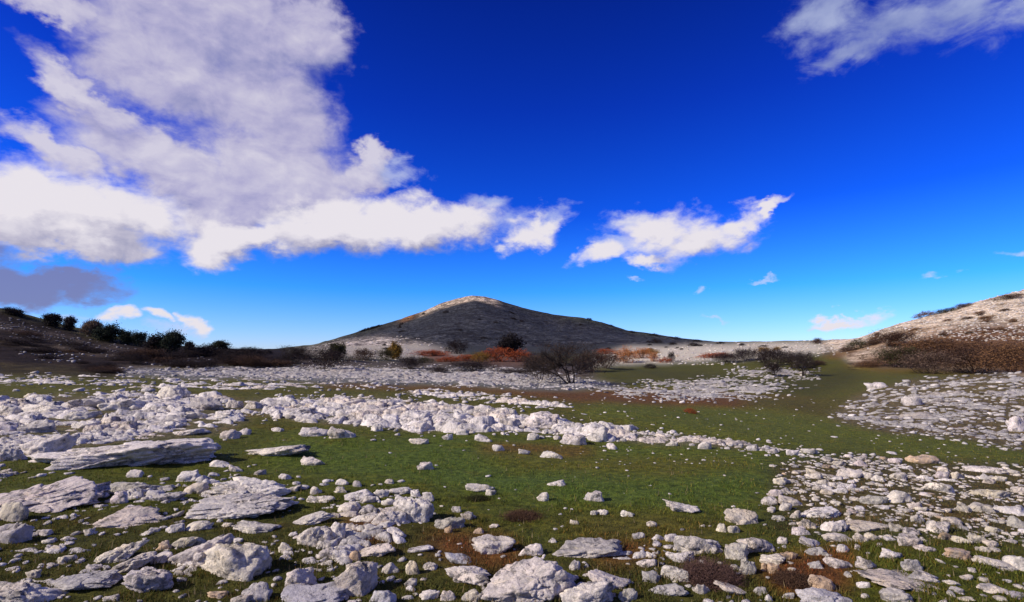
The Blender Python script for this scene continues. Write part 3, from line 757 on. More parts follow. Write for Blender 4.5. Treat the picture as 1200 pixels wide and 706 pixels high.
OCC = []
HEROES = """
40 268 496 554 6 w huge pale limestone slab at left, the broadest rock of the meadow, undercut on its right|boulder
-40 132 556 604 3 p long jagged rock ridge at the left edge, below the huge slab|boulder
203 347 577 610 3 w long white slab whose right end is fluted with bluish grooves|boulder
228 315 632 681 0 c block-shaped boulder with a dark shaded right side, at lower left|boulder
202 272 616 669 28 w smooth white slab leaning up to the right against the block-shaped boulder|boulder
565 676 648 712 14 w large ragged grey-white boulder cut by the bottom edge, left of the smooth one|boulder
655 722 677 714 8 w smooth rounded boulder at bottom centre under the pinkish wedge|boulder
688 740 660 693 -24 p pinkish white wedge-shaped rock resting over the smooth rounded boulder|boulder
645 733 627 656 7 g long pale grey slab with black lichen, lying alone in front of the meadow|boulder
785 850 622 652 -5 w white outcrop rising behind the purple-brown heather cushion|boulder
325 406 684 714 4 b bluish grey boulder at the bottom edge, left of the rounded cream one|boulder
393 440 656 700 -6 c rounded cream boulder with a pitted face near the bottom left of centre|boulder
135 207 661 698 4 w round knobbly boulder at lower left beside the shadowed blue slab|boulder
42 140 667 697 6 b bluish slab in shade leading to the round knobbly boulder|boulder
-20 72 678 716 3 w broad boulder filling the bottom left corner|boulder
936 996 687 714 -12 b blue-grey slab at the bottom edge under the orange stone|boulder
245 342 562 588 -2 w upper white rock lying directly behind the slab with fluted end|boulder
460 506 579 613 -8 w pitted outcrop stone spotted with dark lichen, left of centre|boulder
436 480 592 616 4 w smooth pale front block of the lichen-spotted outcrop|rock
552 603 624 651 -8 w smooth pale dome-shaped boulder in brown turf at centre|boulder
518 575 661 688 -8 w flat oval slab left of the large ragged boulder|boulder
124 193 561 580 2 g grey slab over a dark hollow, under the huge slab|rock
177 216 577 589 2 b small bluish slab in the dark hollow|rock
130 151 575 591 0 p stubby block at the right end of the jagged ridge|rock
105 190 599 620 0 p pinkish-stained low rock in turf below the jagged ridge|rock
0 36 586 613 4 c cream base block under the jagged ridge at the left edge|rock
-8 30 611 639 4 g small outcrop with a dark hollow at the left edge|rock
203 234 549 565 6 w triangular white stone to the right below the huge slab|rock
212 243 565 580 0 c egg-shaped grey-cream stone right of the dark hollow|rock
146 168 550 560 0 w small stone touching the lower edge of the huge slab|rock
110 166 625 661 26 c tilted cream-grey wedge in dark turf at lower left|rock
127 178 641 673 30 w tilted white slab behind the round knobbly boulder|rock
169 204 645 662 10 w low pale stone right of the tilted white slab|rock
200 236 622 643 16 c smooth buff oval stone left of the leaning white slab|rock
185 201 634 645 0 o small buff pebble beside the smooth buff oval stone|rock
195 216 610 625 18 w narrow pale stone under the left tip of the fluted slab|rock
217 250 610 623 4 c flat cream stone under the fluted slab|rock
273 326 606 626 -10 w crumbled white rubble rock below the fluted slab|rock
65 87 650 662 4 c small rounded stone alone in dark turf at lower left|rock
49 63 632 638 0 w tiny white flake in turf under the jagged ridge|rock
27 48 667 679 6 c small cream stone above the bottom left corner boulder|rock
283 314 675 708 34 g upright grey stone below the block-shaped boulder|rock
268 298 695 710 4 c low cream stone at the bottom edge below the block-shaped boulder|rock
243 268 691 702 2 o small buff stone in turf at the bottom left|rock
327 343 634 648 10 w small white stone in the shade right of the block-shaped boulder|rock
328 369 656 691 22 p pinkish-buff rounded rock right of the block-shaped boulder|rock
347 393 614 642 4 w white blocky rock right of the fluted slab|rock
381 404 610 637 -10 w narrow white block leaning on the white blocky rock|rock
338 391 592 616 18 w tilted pale slab at the right end of the fluted slab|rock
359 394 578 590 2 w flat white stone above the tilted pale slab|rock
363 377 570 580 2 w small round white stone behind the flat white stone|rock
394 409 559 569 -14 w white chip in green turf, highest of the three above the left cluster|rock
392 408 570 578 0 w white chip in green turf, lowest of the three above the left cluster|rock
414 425 563 571 0 w white chip in green turf, rightmost of the three above the left cluster|rock
405 437 571 587 14 w pale curved stone at the upper left of the lichen-spotted outcrop cluster|rock
394 426 586 603 8 w layered white stone left of the lichen-spotted outcrop|rock
422 441 580 590 2 w small flat stone between the curved and layered stones|rock
436 455 570 583 -14 w white stone above the middle of the lichen-spotted cluster|rock
453 484 568 580 10 w long white stone at the top of the lichen-spotted cluster|rock
447 462 583 593 10 w small white knob inside the lichen-spotted cluster|rock
411 445 600 613 8 w low white stone at the left foot of the lichen-spotted cluster|rock
495 509 577 588 0 w white knob at the right shoulder of the lichen-spotted cluster|rock
480 493 574 583 0 w small pale stone behind the lichen-spotted outcrop stone|rock
428 449 614 626 0 w small white stone on rusty turf below the cluster|rock
451 476 614 632 -20 w angular white stone at the right of the rusty turf|rock
414 467 632 654 14 c ragged cream rock above the rounded cream boulder|rock
409 423 644 658 0 o orange stone at the left end of the ragged cream rock|rock
393 414 634 650 12 w pale stone left of the ragged cream rock|rock
372 396 640 656 8 w pale stone above the pinkish-buff rounded rock|rock
429 463 688 714 -8 b bluish rounded stone at the bottom edge right of the rounded cream boulder|rock
476 509 637 648 8 w flat pale stone in moss left of the dome-shaped boulder|rock
520 554 643 662 -22 b blue-grey flake above the flat oval slab|rock
477 492 654 674 20 c narrow upright pale stone left of the flat oval slab|rock
495 513 658 669 10 w small smooth stone between the upright stone and the flat oval slab|rock
448 467 655 673 -20 w white chip right of the rounded cream boulder|rock
474 488 678 689 0 w small pale stone below the narrow upright stone|rock
491 516 690 704 12 w white stone at the bottom edge below the flat oval slab|rock
516 534 692 705 0 c small grey-cream stone at the bottom edge under the flat oval slab|rock
541 566 690 706 4 c pale stone touching the left end of the large ragged boulder|rock
510 546 601 621 12 g grey knuckled rock with an orange foot at centre|rock
521 530 615 625 0 o orange pebble at the foot of the grey knuckled rock|rock
539 558 597 610 -18 g grey shard right of the grey knuckled rock|rock
529 541 593 601 2 w small round stone above the grey knuckled rock|rock
555 568 618 626 2 o orange pebble behind the dome-shaped boulder|rock
571 585 611 619 20 c thin cream sliver behind the dome-shaped boulder|rock
545 581 565 577 -4 w flat white plate on bright green turf|rock
569 582 573 581 0 w white chip touching the flat white plate|rock
488 509 540 551 0 w white stone alone on the green turf under the stone band|rock
607 636 636 653 2 w small white block between the dome-shaped boulder and the long grey slab|rock
629 643 577 588 0 w rounded white stone alone on the turf, left of the angular one|rock
640 665 561 570 0 w flat white stone alone in the middle of the meadow|rock
684 709 574 588 6 w angular white stone alone on the turf, right of centre|rock
692 700 598 604 0 w tiny white chip left of the pair in brown turf|rock
700 713 597 604 0 w small white stone in brown turf right of centre|rock
727 743 596 606 -16 w small white stone on turf, right of the brown turf pair|rock
668 679 608 615 4 c faint cream chip sunk in the turf above the long grey slab|rock
758 770 611 618 0 c small cream chip in turf midway between the slab and the white plank stone|rock
779 824 585 602 -10 w white plank-shaped stone on the turf right of centre|rock
741 756 622 632 12 w small white stone right of the long grey slab|rock
764 778 623 634 -20 w small white stone tilted down to the right, in olive turf|rock
779 794 626 635 0 w oval white stone left of the white outcrop|rock
747 771 653 666 10 w white stone on rusty turf between the pinkish wedge and the heather|rock
751 774 668 684 -10 g grey stone in moss below the rusty turf|rock
667 680 656 669 -10 w pale stone between the ragged boulder and the long grey slab|rock
783 816 643 660 8 w grey-white block left of the heather cushion|rock
775 812 662 684 -8 w stone with a dark hole under the heather cushion|rock
760 806 682 700 6 b lavender-grey low stone at the bottom below the heather|rock
812 832 682 697 -10 c small cream stone at the foot of the heather cushion|rock
725 748 690 706 4 g small dark-grey stone at the bottom edge right of the pinkish wedge|rock
848 878 636 657 4 w angular white rock right of the white outcrop|rock
867 884 650 674 -50 g upright grey-white stone under the angular white rock|rock
838 857 668 682 -12 w white stone showing through the heather stems|rock
838 879 680 700 -20 c long cream sliver below the heather cushion|rock
851 890 594 616 -16 c flat cream-white stone alone in green turf right of centre|rock
839 852 613 624 0 c small round cream stone, left one of two below the flat cream-white stone|rock
852 868 614 625 -6 c small round cream stone, right one of two below the flat cream-white stone|rock
864 912 623 650 -24 c big smooth cream slab with a rusty underside|rock
890 919 647 663 -16 c smooth cream stone under the big cream slab|rock
911 934 646 657 4 o buff stone beside the smooth cream stone|rock
884 904 687 699 -8 g greenish grey stone in turf at the bottom|rock
896 906 697 706 0 w round white pebble at the bottom edge|rock
892 899 659 670 0 o orange-brown pebble in the rusty hollow|rock
900 915 660 673 -10 o brownish stone in the rusty hollow|rock
947 976 670 694 -34 o bright orange stone above the blue-grey slab|rock
937 989 594 609 2 w broad white flat stone at the left of the right-hand scatter|rock
893 911 581 593 -10 w white stone at the left tip of the right-hand scatter|rock
909 940 579 594 -24 c cream slab slanting down at the left tip of the right-hand scatter|rock
913 928 588 599 -16 w white lump below the slanting cream slab|rock
926 939 597 608 0 c round cream stone left of the broad white flat stone|rock
934 957 605 620 -24 c cream-orange stone below the broad white flat stone|rock
963 991 606 624 -8 w white block under the broad white flat stone|rock
963 1001 620 637 -22 c long pale stone slanting under the white block|rock
927 949 617 628 -6 w pale flat stone left of the slanting long stone|rock
911 922 629 638 0 w small round stone left of the white slivers|rock
935 962 626 642 -34 w white sliver pointing down to the right|rock
944 972 640 652 4 g grey low stone on rusty soil|rock
981 995 635 648 -44 w small bright sliver above the pinkish stone|rock
966 999 648 668 -34 p long pinkish stone lying in rusty soil|rock
1003 1030 649 669 -36 w bluish white blade-shaped stone in dark turf|rock
992 1042 611 624 0 c long flat cream stone in the right-hand scatter|rock
1000 1016 622 636 -30 c left one of two leaning cream stones below the long flat one|rock
1013 1032 621 634 -36 c right one of two leaning cream stones below the long flat one|rock
1015 1094 674 696 -10 c longest cream slab at the lower right|boulder
1004 1019 678 690 -24 w pale chip at the left end of the longest cream slab|rock
1034 1072 689 710 -12 g grey stone under the longest cream slab|rock
1040 1064 611 623 -8 c pale oval stone, upper of two end to end at right|rock
1056 1078 616 628 -16 w white oval stone, lower of two end to end at right|rock
1052 1080 624 641 -18 c round cream stone right of the leaning pair|rock
1073 1097 635 647 -20 p pinkish stone joined to the round cream stone|rock
1033 1057 640 657 -38 w bright white stone leaning at the edge of the dark turf at right|rock
1056 1078 651 670 30 g forked grey stone with a dark gap|rock
1064 1100 666 684 -22 w low grey-white stone under the forked stone|rock
1086 1118 608 626 -8 w brightest white stone of the right-hand scatter, left of the orange one|rock
1100 1117 623 634 -6 o orange stone in the right-hand scatter|rock
1114 1140 626 638 -20 c cream stone right of the orange stone|rock
1136 1152 622 637 -40 c small leaning cream stone farther right of the orange stone|rock
1106 1142 641 657 -8 o buff patchy stone below the orange stone|rock
1146 1190 648 669 -30 w grey-white blade-shaped stone at the right over dark turf|rock
1183 1212 644 670 -44 w large pale stone cut by the right edge|rock
1145 1178 685 697 -2 c flat olive-cream stone at the lower right|rock
1179 1210 691 704 -14 g grey stone in the lower right corner|rock
1108 1124 678 687 -24 w small sliver in the dark turf right of the longest cream slab|rock
1104 1130 601 616 -28 c slanting stone above the brightest white stone|rock
1119 1141 586 601 -10 c rounded cream stone, left of two near the right edge|rock
1133 1164 586 601 -18 c flatter cream stone, right of two near the right edge|rock
1135 1182 566 583 -12 c broad cream-orange slab near the top of the right-hand scatter|rock
1168 1204 590 604 -6 w white stone beside a dark boulder at the right edge|rock
1184 1204 604 620 0 g grey block at the right edge below the white stone|rock
1104 1130 648 655 0 g thin grey shard below the buff patchy stone|rock
1008 1036 574 592 -26 g layered grey slab in the upper right scatter|rock
1042 1066 570 590 -34 w leaning white slab in the upper right scatter|rock
980 1012 547 560 -6 w wide white stone near the top left of the right-hand scatter|rock
1042 1066 551 563 -16 w bright white stone over a brownish hollow in the upper right scatter|rock
1062 1100 531 544 -8 o tan rock standing out at the top edge of the right-hand scatter|rock
1134 1176 545 555 -2 w long white flat stone at the top of the right-hand scatter|rock
1085 1120 560 577 -20 w pale slab group rock in the middle of the upper right scatter|rock
286 367 518 537 4 w long flat white stone alone on green turf right of the huge slab|boulder
351 381 534 546 -4 w hooked white stone below the long flat one|rock
245 274 536 548 6 w pale stone in shade at the right tip of the huge slab|rock
267 284 542 553 -30 w small white stone beside the shaded pale one|rock
350 386 494 512 6 w smooth white hump-shaped rock at the front of the stone band|boulder
385 416 495 514 -14 w faceted white rock right of the hump-shaped one|rock
317 333 497 506 -14 w white stone left of the hump-shaped rock|rock
433 449 494 506 0 w white block at the front of the stone band, left of centre|rock
425 456 468 492 4 w arch-shaped white rock in the stone band|boulder
180 223 443 470 8 w tallest domed boulder standing above the left outcrop|boulder
221 262 455 481 -14 g lumpy grey rock pile right of the tallest domed boulder|boulder
118 180 461 482 6 w wide white rock left of the tallest domed boulder|boulder
174 213 465 482 -8 w white rock directly under the tallest domed boulder|boulder
68 126 460 480 4 g long grey-white rock at the top of the left outcrop|boulder
26 78 469 485 2 w wide pale rock at the upper left of the outcrop|boulder
-10 27 467 488 6 w pale rock at the left edge atop the outcrop|boulder
-14 24 487 508 4 w white rock at the left edge in the middle of the outcrop|rock
22 64 489 508 -6 g grey jagged rock near the left edge behind the huge slab|rock
84 116 488 503 10 w tilted pale rock above the huge slab|rock
80 112 479 492 0 w low pale rock over the middle left of the outcrop|rock
207 242 478 492 6 w pale rock right of middle in the outcrop|rock
244 290 476 494 -4 w wide white rock at the right of the outcrop|boulder
265 285 464 478 4 w white rock behind the right end of the outcrop|rock
284 314 465 479 -6 w white rock at the upper right end of the outcrop|rock
256 282 501 515 8 p pinkish pale rock above the right tip of the huge slab|rock
279 294 499 510 0 w small square white rock near the right tip of the huge slab|rock
205 243 500 511 6 w flat white rock resting on the back of the huge slab|rock
192 212 488 502 -20 w slanting white rock behind the huge slab|rock
26 86 502 536 16 w broad pale rock merging into the left end of the huge slab|boulder
-10 30 516 541 8 w white rock at the left edge beside the huge slab|boulder
330 372 474 488 2 w low wide white rock in the upper middle of the stone band|boulder
306 332 472 484 4 w small white rock at the left start of the stone band|rock
344 382 486 496 0 w flat white rock behind the hump-shaped one|rock
394 428 466 478 4 w white rock left of the arch-shaped one|rock
398 430 480 492 0 w pale rock below left of the arch-shaped one|rock
496 514 472 482 0 w rounded white hump at the back of the band, left of centre|rock
506 531 486 503 4 w square white rock at the front of the band|rock
478 504 490 506 -4 w white pointed rock at the front of the band, left of the square one|rock
533 549 497 510 -20 w white leaning rock right of the square one|rock
478 503 512 521 -4 w long white chip in the turf under the band|rock
520 532 504 516 30 w white shard standing under the band|rock
556 577 506 518 -24 w white shard lying slanted under the band|rock
577 591 521 529 0 w oval white stone under the band at centre|rock
607 622 525 533 -14 w thin white stone right of the oval one|rock
633 661 526 537 4 w knobbly wide white stone alone under the band|rock
614 658 477 503 2 w white conical heap rock, the highest of the band right of centre|boulder
586 612 482 502 6 w white rock left of the conical heap|rock
656 690 505 522 -10 w wide white rock spilling from the front of the band|boulder
688 712 498 518 10 w white pointed rock at the right front of the band|rock
618 632 507 516 0 w white stone in turf under the conical heap|rock
711 723 519 527 0 w small white stone on dark turf right of the pointed rock|rock
818 834 517 527 0 w white stone standing in front of the thin end of the band|rock
780 794 516 523 0 w white stone on the brown edge of the band|rock
875 890 521 529 0 w white stone on turf near the thin end of the band|rock
921 936 526 534 0 w white stone, left one of two at the right tip of the band|rock
936 958 524 532 0 w white flat stone, right one of two at the right tip of the band|rock
1015 1040 446 456 -10 w conspicuous white rock at the upper left of the grey bank|boulder
1181 1203 487 506 4 w big pale rock on the grey bank at the right edge|boulder
1058 1080 464 476 -6 w pale rock in the middle of the grey bank|rock
"""
for ln_ in HEROES.strip().splitlines():
    head, kd = ln_.rsplit('|', 1)
    p_ = head.split(' ', 6)
    x0_, x1_, y0_, y1_, tl_ = (float(q) for q in p_[:5])
    big = (x1_ - x0_) > 60
    rock(x0_, x1_, y0_, y1_, tl_, p_[5], p_[6], None, kd, 1.15 if big else 1.0, 0.20 if big else 0.08,
         blocky=.85 if 'block' in p_[6] else None)


# ------------------------------------------------------------------ broken bedrock: limestone pavement pushing through the turf
def worley(x, y, L, asp, seed):
    # broken plates: returns plate height, closeness to a crack, plate number
    xs, ys = x / (L * 1.25), y / (L * asp)
    xi, yi = np.floor(xs).astype(int), np.floor(ys).astype(int)
    b1 = np.full(x.shape, 9.); b2 = b1.copy(); hv = np.zeros(x.shape); cid = np.zeros(x.shape, int)
    for dx in (-1, 0, 1):
        for dy in (-1, 0, 1):
            cx_, cy_ = xi + dx, yi + dy
            h1 = _perm[(_perm[(cx_ + seed) & 255] + cy_) & 255]; h2 = _perm[(h1 + 37) & 255]; h3 = _perm[(h2 + 91) & 255]; h4 = _perm[(h3 + 53) & 255]; h5 = _perm[(h4 + 11) & 255]
            ex, ey = cx_ + .1 + .8 * h1 / 255 - xs, cy_ + .1 + .8 * h2 / 255 - ys
            d = np.hypot(ex, ey)
            val = (h3 / 255 - .5) + (h4 / 255 - .5) * 1.5 * ex + (h5 / 255 - .30) * 1.3 * ey
            m = d < b1
            b2 = np.where(m, b1, np.minimum(b2, d)); hv = np.where(m, val, hv); cid = np.where(m, h5 * 256 + h3, cid); b1 = np.where(m, d, b1)
    return hv, b2 - b1, cid


BED = {'left_far': .84, 'outcrop': 1.0, 'band': 1.13, 'thin': 1.0, 'far_grey': 1.0, 'mid_right': .86, 'hump_right': .86, 'rise': .82, 'right_top': .74, 'right_mid': .66, 'left_low': .74, 'mid_low': .68, 'right_low': .60}
bed = np.zeros((MH, MW))
for nm, poly, *_q in FIELDS:
    if nm in BED: bed = np.maximum(bed, BED[nm] * blur(inpoly(poly), 5, 2))
greyness = np.zeros((MH, MW))
for nm, poly, *_q in FIELDS:
    if nm in ('far_grey', 'rise', 'mid_right', 'hump_right'): greyness = np.maximum(greyness, blur(inpoly(poly), 3, 1))
az_b = np.radians(np.arange(-52, 52.01, 0.11))
rb = [2.7]
while rb[-1] < 120: rb.append(rb[-1] + max(.016, .028 * (rb[-1] / 13) ** 1.35))
rb = np.array(rb)
A_, R_ = np.meshgrid(az_b, rb)
Yp = R_; R2 = Yp / np.cos(A_)
bx, by = R2 * np.sin(A_), Yp
bz = height(bx, by)
bp, br = project(bx, by, bz)
wpx = 14 * fbm(bx * 1.1 / np.clip(by / 14, 1, 9), by * .8 / np.clip(by / 14, 1, 9), bx * 0 + 2, 3)
dn = sample(bed, np.clip(bp + wpx, -480, 1590), np.clip(br + wpx * .22, 332, 780))
fx, fy = bx + .10 * perlin(bx * 3, by * 3, bx * 0), by + .10 * perlin(bx * 3, by * 3, bx * 0 + 7)
h1, e1, c1 = worley(fx, fy, .40, .80, 3)
h2, e2, c2 = worley(fx + .3 * fy, fy, 1.15, .75, 90)
far = np.clip((by - 22) / 22, 0, 1)
h3, e3, c3 = worley(fx, fy, .75, 1.1, 44)
h0_, e0_, c0_ = worley(fx + .15 * fy, fy, .155, .85, 21)
h4_, e4_, c4_ = worley(fx, fy, .42, .8, 66)
nr = 1 - np.clip((by - 8.5) / 2.5, 0, 1)
small = h1 * (1 - far) + h3 * far * 1.1; crack = e1 * (1 - far) + e3 * far
small = small * (1 - nr) + h0_ * nr * .8; crack = crack * (1 - nr) + e0_ * nr * .5
h2 = h2 * (1 - nr) + h4_ * nr * .8
patch = fbm(bx * .55, by * .55, bx * 0 + 12, 3)
amp = .16 + .10 * far - .075 * nr
up = amp * (small * .75 + h2 * .70) + .035 * fbm(bx * 5, by * 5, bx * 0 + 1, 3) + .012 * perlin(bx * 22, by * 22, bx * 0) - .10 * np.exp(-crack / .05) - .05 * np.exp(-e2 / .03)
up = up + .13 * patch * (1 - .35 * nr) + .035 - (1 - dn) * .42 * (1 - .45 * nr) - .012 * nr
up = np.where(up > 0, up, up * 1.0)
zz = bz + np.clip(up, -.15, .42)
tn = np.array(TINTS['w'])[None, None] * (.72 + .36 * ((c1 * (1 - (far > .5)) + c3 * (far > .5)) % 97 / 97.0))[..., None]
gr_ = sample(greyness, np.clip(bp, -480, 1590), np.clip(br, 332, 780))[..., None]
tn = tn * (1 - gr_ * (1 - np.array([.60, .61, .62])))
warm = (((c2 % 13) < 2) * .6)[..., None]
tn = tn * (1 - warm * (1 - np.array([1.0, .90, .78])))
nr_, na_ = up.shape
vis = up > -.035
f_ok = vis[:-1, :-1] | vis[1:, :-1] | vis[:-1, 1:] | vis[1:, 1:]
i_, j_ = np.nonzero(f_ok)
qd = np.stack([i_ * na_ + j_, i_ * na_ + j_ + 1, (i_ + 1) * na_ + j_ + 1, (i_ + 1) * na_ + j_], -1)
used, inv = np.unique(qd, return_inverse=True)
BV = np.stack([bx, by, zz], -1).reshape(-1, 3)[used]
me = np_mesh('limestone_pavement', BV, inv.reshape(qd.shape), False, tn.reshape(-1, 3)[used])
tag(link('limestone_pavement', me, M_ROCK), 'broken white limestone bedrock pushing through the turf in bands', 'bedrock', None, 'stuff')
print('bedrock quads', len(qd))

# the other large stones, up to the limit of three hundred
FIELD_LABEL = {
    'outcrop': ('grey-white limestone block wedged in the jumbled outcrop at far left', 'blocks of the jumbled outcrop at left'),
    'band': ('white limestone block in the long stony band crossing the middle of the meadow', 'blocks of the long white stone band'),
    'right_top': ('small pale stone in the crowded upper part of the right-hand stone scatter', 'stones of the upper right-hand scatter'),
    'right_mid': ('flat cream stone in the middle of the dense right-hand stone scatter', 'stones of the middle right-hand scatter'),
    'right_low': ('loose pale stone lying in dark turf in the lower right corner', 'stones in the turf at lower right'),
    'left_low': ('small grey-white stone among the boulders in dark turf at lower left', 'stones in the turf at lower left'),
    'mid_low': ('small pale stone between the boulders along the bottom centre', 'stones between the boulders at bottom centre'),
    'rise': ('grey stone on the crowded stony bank at right', 'stones of the grey bank at right'),
}


def free(px, row, w_, h_, k=0.9):
    for (a, b_, c_, d_) in OCC:
        if abs(px - a) < (c_ + w_ * .5) * k and abs(row - b_) < (d_ + h_ * .5) * k: return False
    return True


cand = []
for nm, poly, cov, s0, s1, ti in FIELDS:
    xs = [p[0] for p in poly]; ys = [p[1] for p in poly]
    x0, x1, y0, y1 = max(min(xs), -420), min(max(xs), 1590), min(ys), min(max(ys), 770)
    area = (x1 - x0) * (y1 - y0)
    aspect = 0.50
    mean = math.exp((math.log(s0) + math.log(s1)) / 2)
    N = int(area * cov * 1.9 / (mean * mean * aspect * 0.9))
    px = rng.uniform(x0, x1, N); row = rng.uniform(y0, y1, N)
    dn = sample(DENS[nm], px, row)
    clump = np.clip((1.0 if cov > .6 else .85) + 0.9 * fbm(px * .03, row * .07, px * 0 + len(nm), 3), 0.05, 1)
    keep = rng.random(N) < dn * clump
    px, row = px[keep], row[keep]
    sz = s0 * (s1 / s0) ** (rng.random(len(px)) ** (1.1 if cov > .6 else 1.5))
    for a, b_, s_ in zip(px, row, sz): cand.append((s_, a, b_, nm, ti))
# sparse chips over all the turf
for k in range(520):
    a, b_ = rng.uniform(-300, 1500), 480 + 300 * rng.random() ** 1.3
    cand.append((rng.uniform(1.6, 5.0) if rng.random() < .8 else rng.uniform(4, 9), a, b_, 'turf', 'w'))
for k in range(260):
    a, b_ = rng.uniform(640, 1300), rng.uniform(465, 545)
    cand.append((rng.uniform(1.4, 4.0), a, b_, 'turf', 'w'))
cand.sort(key=lambda q: -q[0])
GRID = {}
kept = []
for q in cand:
    s_, a, b_, nm, ti = q
    g = (int(a // 30), int(b_ // 16))
    bad = False
    dens_ = nm in ('outcrop_', 'band', 'far_grey', 'rise', 'right_top', 'right_mid', 'band_fill', 'outcrop_fill', 'right_fill', 'thin', 'right_hill', 'mid_right')
    if nm != 'turf' or True:
        for dx in (-1, 0, 1):
            for dy in (-1, 0, 1):
                for (a2, b2, s2) in GRID.get((g[0] + dx, g[1] + dy), ()):
                    if abs(a - a2) < (s_ + s2) * (.27 if dens_ else .36) and abs(b_ - b2) < (s_ + s2) * (.115 if dens_ else .17): bad = True; break
                if bad: break
            if bad: break
    if bad or (s_ > 3 and not free(a, b_, s_, s_ * .5, .85)): continue
    GRID.setdefault(g, []).append((a, b_, s_))
    kept.append(q)
n_auto = 0
stuff = []
for q in kept:
    s_, a, b_, nm, ti = q
    if n_rock < 300 and nm in FIELD_LABEL and 0 < a < 1200 and b_ < 704:
        lab, grp = FIELD_LABEL[nm]
        h_ = s_ * random.uniform(.38, .62)
        tint = ti
        if nm.startswith('right'): tint = random.choice('ccccwgp')
        elif random.random() < .2: tint = random.choice('gc')
        rock(a - s_ / 2, a + s_ / 2, b_ - h_ / 2, b_ + h_ / 2, random.uniform(-12, 12), tint, lab, grp)
        OCC.pop()
    else: stuff.append(q)

# everything smaller: one mass of loose stones
PROTO = {lv: [rock_unit(lv, 50 + k + lv * 100, random.uniform(.2, .9), 1.0) for k in range(14)] for lv in (1, 2, 3)}
sa = np.array([q[1] for q in stuff]); sb = np.array([q[2] for q in stuff]); ss = np.array([q[0] for q in stuff])
sx, sy, sz_ = hit(sa, sb)
VV, FF, TT, base = [], [], [], 0
for k in range(len(stuff)):
    y = sy[k]
    if not (y > 1.5) or y > 420: continue
    s_, ti = ss[k], stuff[k][4]
    lv = 3 if s_ > 11 else 2 if s_ > 3.6 else 1
    P, f = PROTO[lv][random.randrange(14)]
    Wd = s_ / F * y
    Wd = min(Wd, 2.2)
    D_ = Wd * random.uniform(.55, .95); H_ = Wd * random.uniform(.14, .36) * (1.3 if stuff[k][3] in ('band', 'outcrop', 'band_fill') else 1.0)
    P = P * np.array([Wd / 2, D_ / 2, H_ * .85])
    P = yaw(roll(P, random.uniform(-.25, .25)), random.gauss(0, .7))
    P = P + np.array([sx[k], sy[k], sz_[k] + H_ * 0.12])
    if ti == 'c': ti = random.choice('cccccwgp') if random.random() < .97 else 'o'
    elif ti == 'w': ti = random.choice('wwwwwwgc')
    elif ti == 'g': ti = random.choice('gggwdd') if stuff[k][3] == 'rise' else random.choice('ggggwd')
    tc_ = np.array(TINTS[ti]) * random.uniform(.62, 1.05)
    VV.append(P); FF.append(f + base); base += len(P); TT.append(np.tile(tc_, (len(P), 1)))
me = np_mesh('loose_stones', np.vstack(VV), np.vstack(FF), False, np.vstack(TT))
tag(link('loose_stones', me, M_ROCK), 'countless small pale limestone stones strewn over the turf and hillsides', 'stones', None, 'stuff')
print('rocks', n_rock, 'stuff stones', len(VV), 'faces', sum(len(f) for f in FF))

# ------------------------------------------------------------------ short grass
NB = 210000
gpx = rng.uniform(-150, 1350, NB); grow = 462 + 310 * rng.random(NB) ** 0.8
gx, gy, gz = hit(gpx, grow)
ok = (gy > 1.5) & (gy < 26) & np.isfinite(gy)
gx, gy, gz = gx[ok], gy[ok], gz[ok]
dn = fbm(gx * 2.3, gy * 2.3, gx * 0 + 5, 3)
ok = rng.random(len(gx)) < np.clip(0.8 + 0.9 * dn, .12, 1)
gx, gy, gz, dn = gx[ok], gy[ok], gz[ok], dn[ok]
gc = ground_colour(gx, gy, gz)
n = len(gx)
clm = np.clip(fbm(gx * 5.0, gy * 5.0, gx * 0 + 9, 2) - .25, 0, 1)
hgt = (1 + 2.2 * clm) * rng.uniform(.008, .022, n) * (1 + .7 * np.clip(dn, -.5, 1)) * (1 + gy / 30)
wid = rng.uniform(.002, .0038, n) * (1 + gy / 9)
th = rng.uniform(0, 2 * np.pi, n); ln = rng.uniform(.1, 1.0, n) * hgt; tl = rng.uniform(0, 2 * np.pi, n)
P0 = np.stack([gx - np.cos(th) * wid, gy - np.sin(th) * wid, gz - .004], -1)
P1 = np.stack([gx + np.cos(th) * wid, gy + np.sin(th) * wid, gz - .004], -1)
P2 = np.stack([gx + np.cos(tl) * ln, gy + np.sin(tl) * ln, gz + hgt], -1)
PV = np.stack([P0, P1, P2], 1).reshape(-1, 3)
v_ = rng.uniform(.7, 1.75, n)[:, None]
dry = (rng.random(n) < .16)[:, None]
stalk = rng.random(n) < .012
bc = gc * v_
PV.reshape(-1, 3, 3)[stalk, 2, 2] += .035
bc = np.where(stalk[:, None], np.array([.26, .20, .10]), bc)
bc = np.where(dry & ~stalk[:, None], gc * np.array([2.4, 1.5, 1.6]), bc)
BC = np.repeat(bc, 3, axis=0)
me = np_mesh('grass', PV, np.arange(3 * n).reshape(-1, 3), False, BC)
tag(link('grass', me, M_GRASS), 'short cropped green and brown mountain turf', 'grass', None, 'stuff')


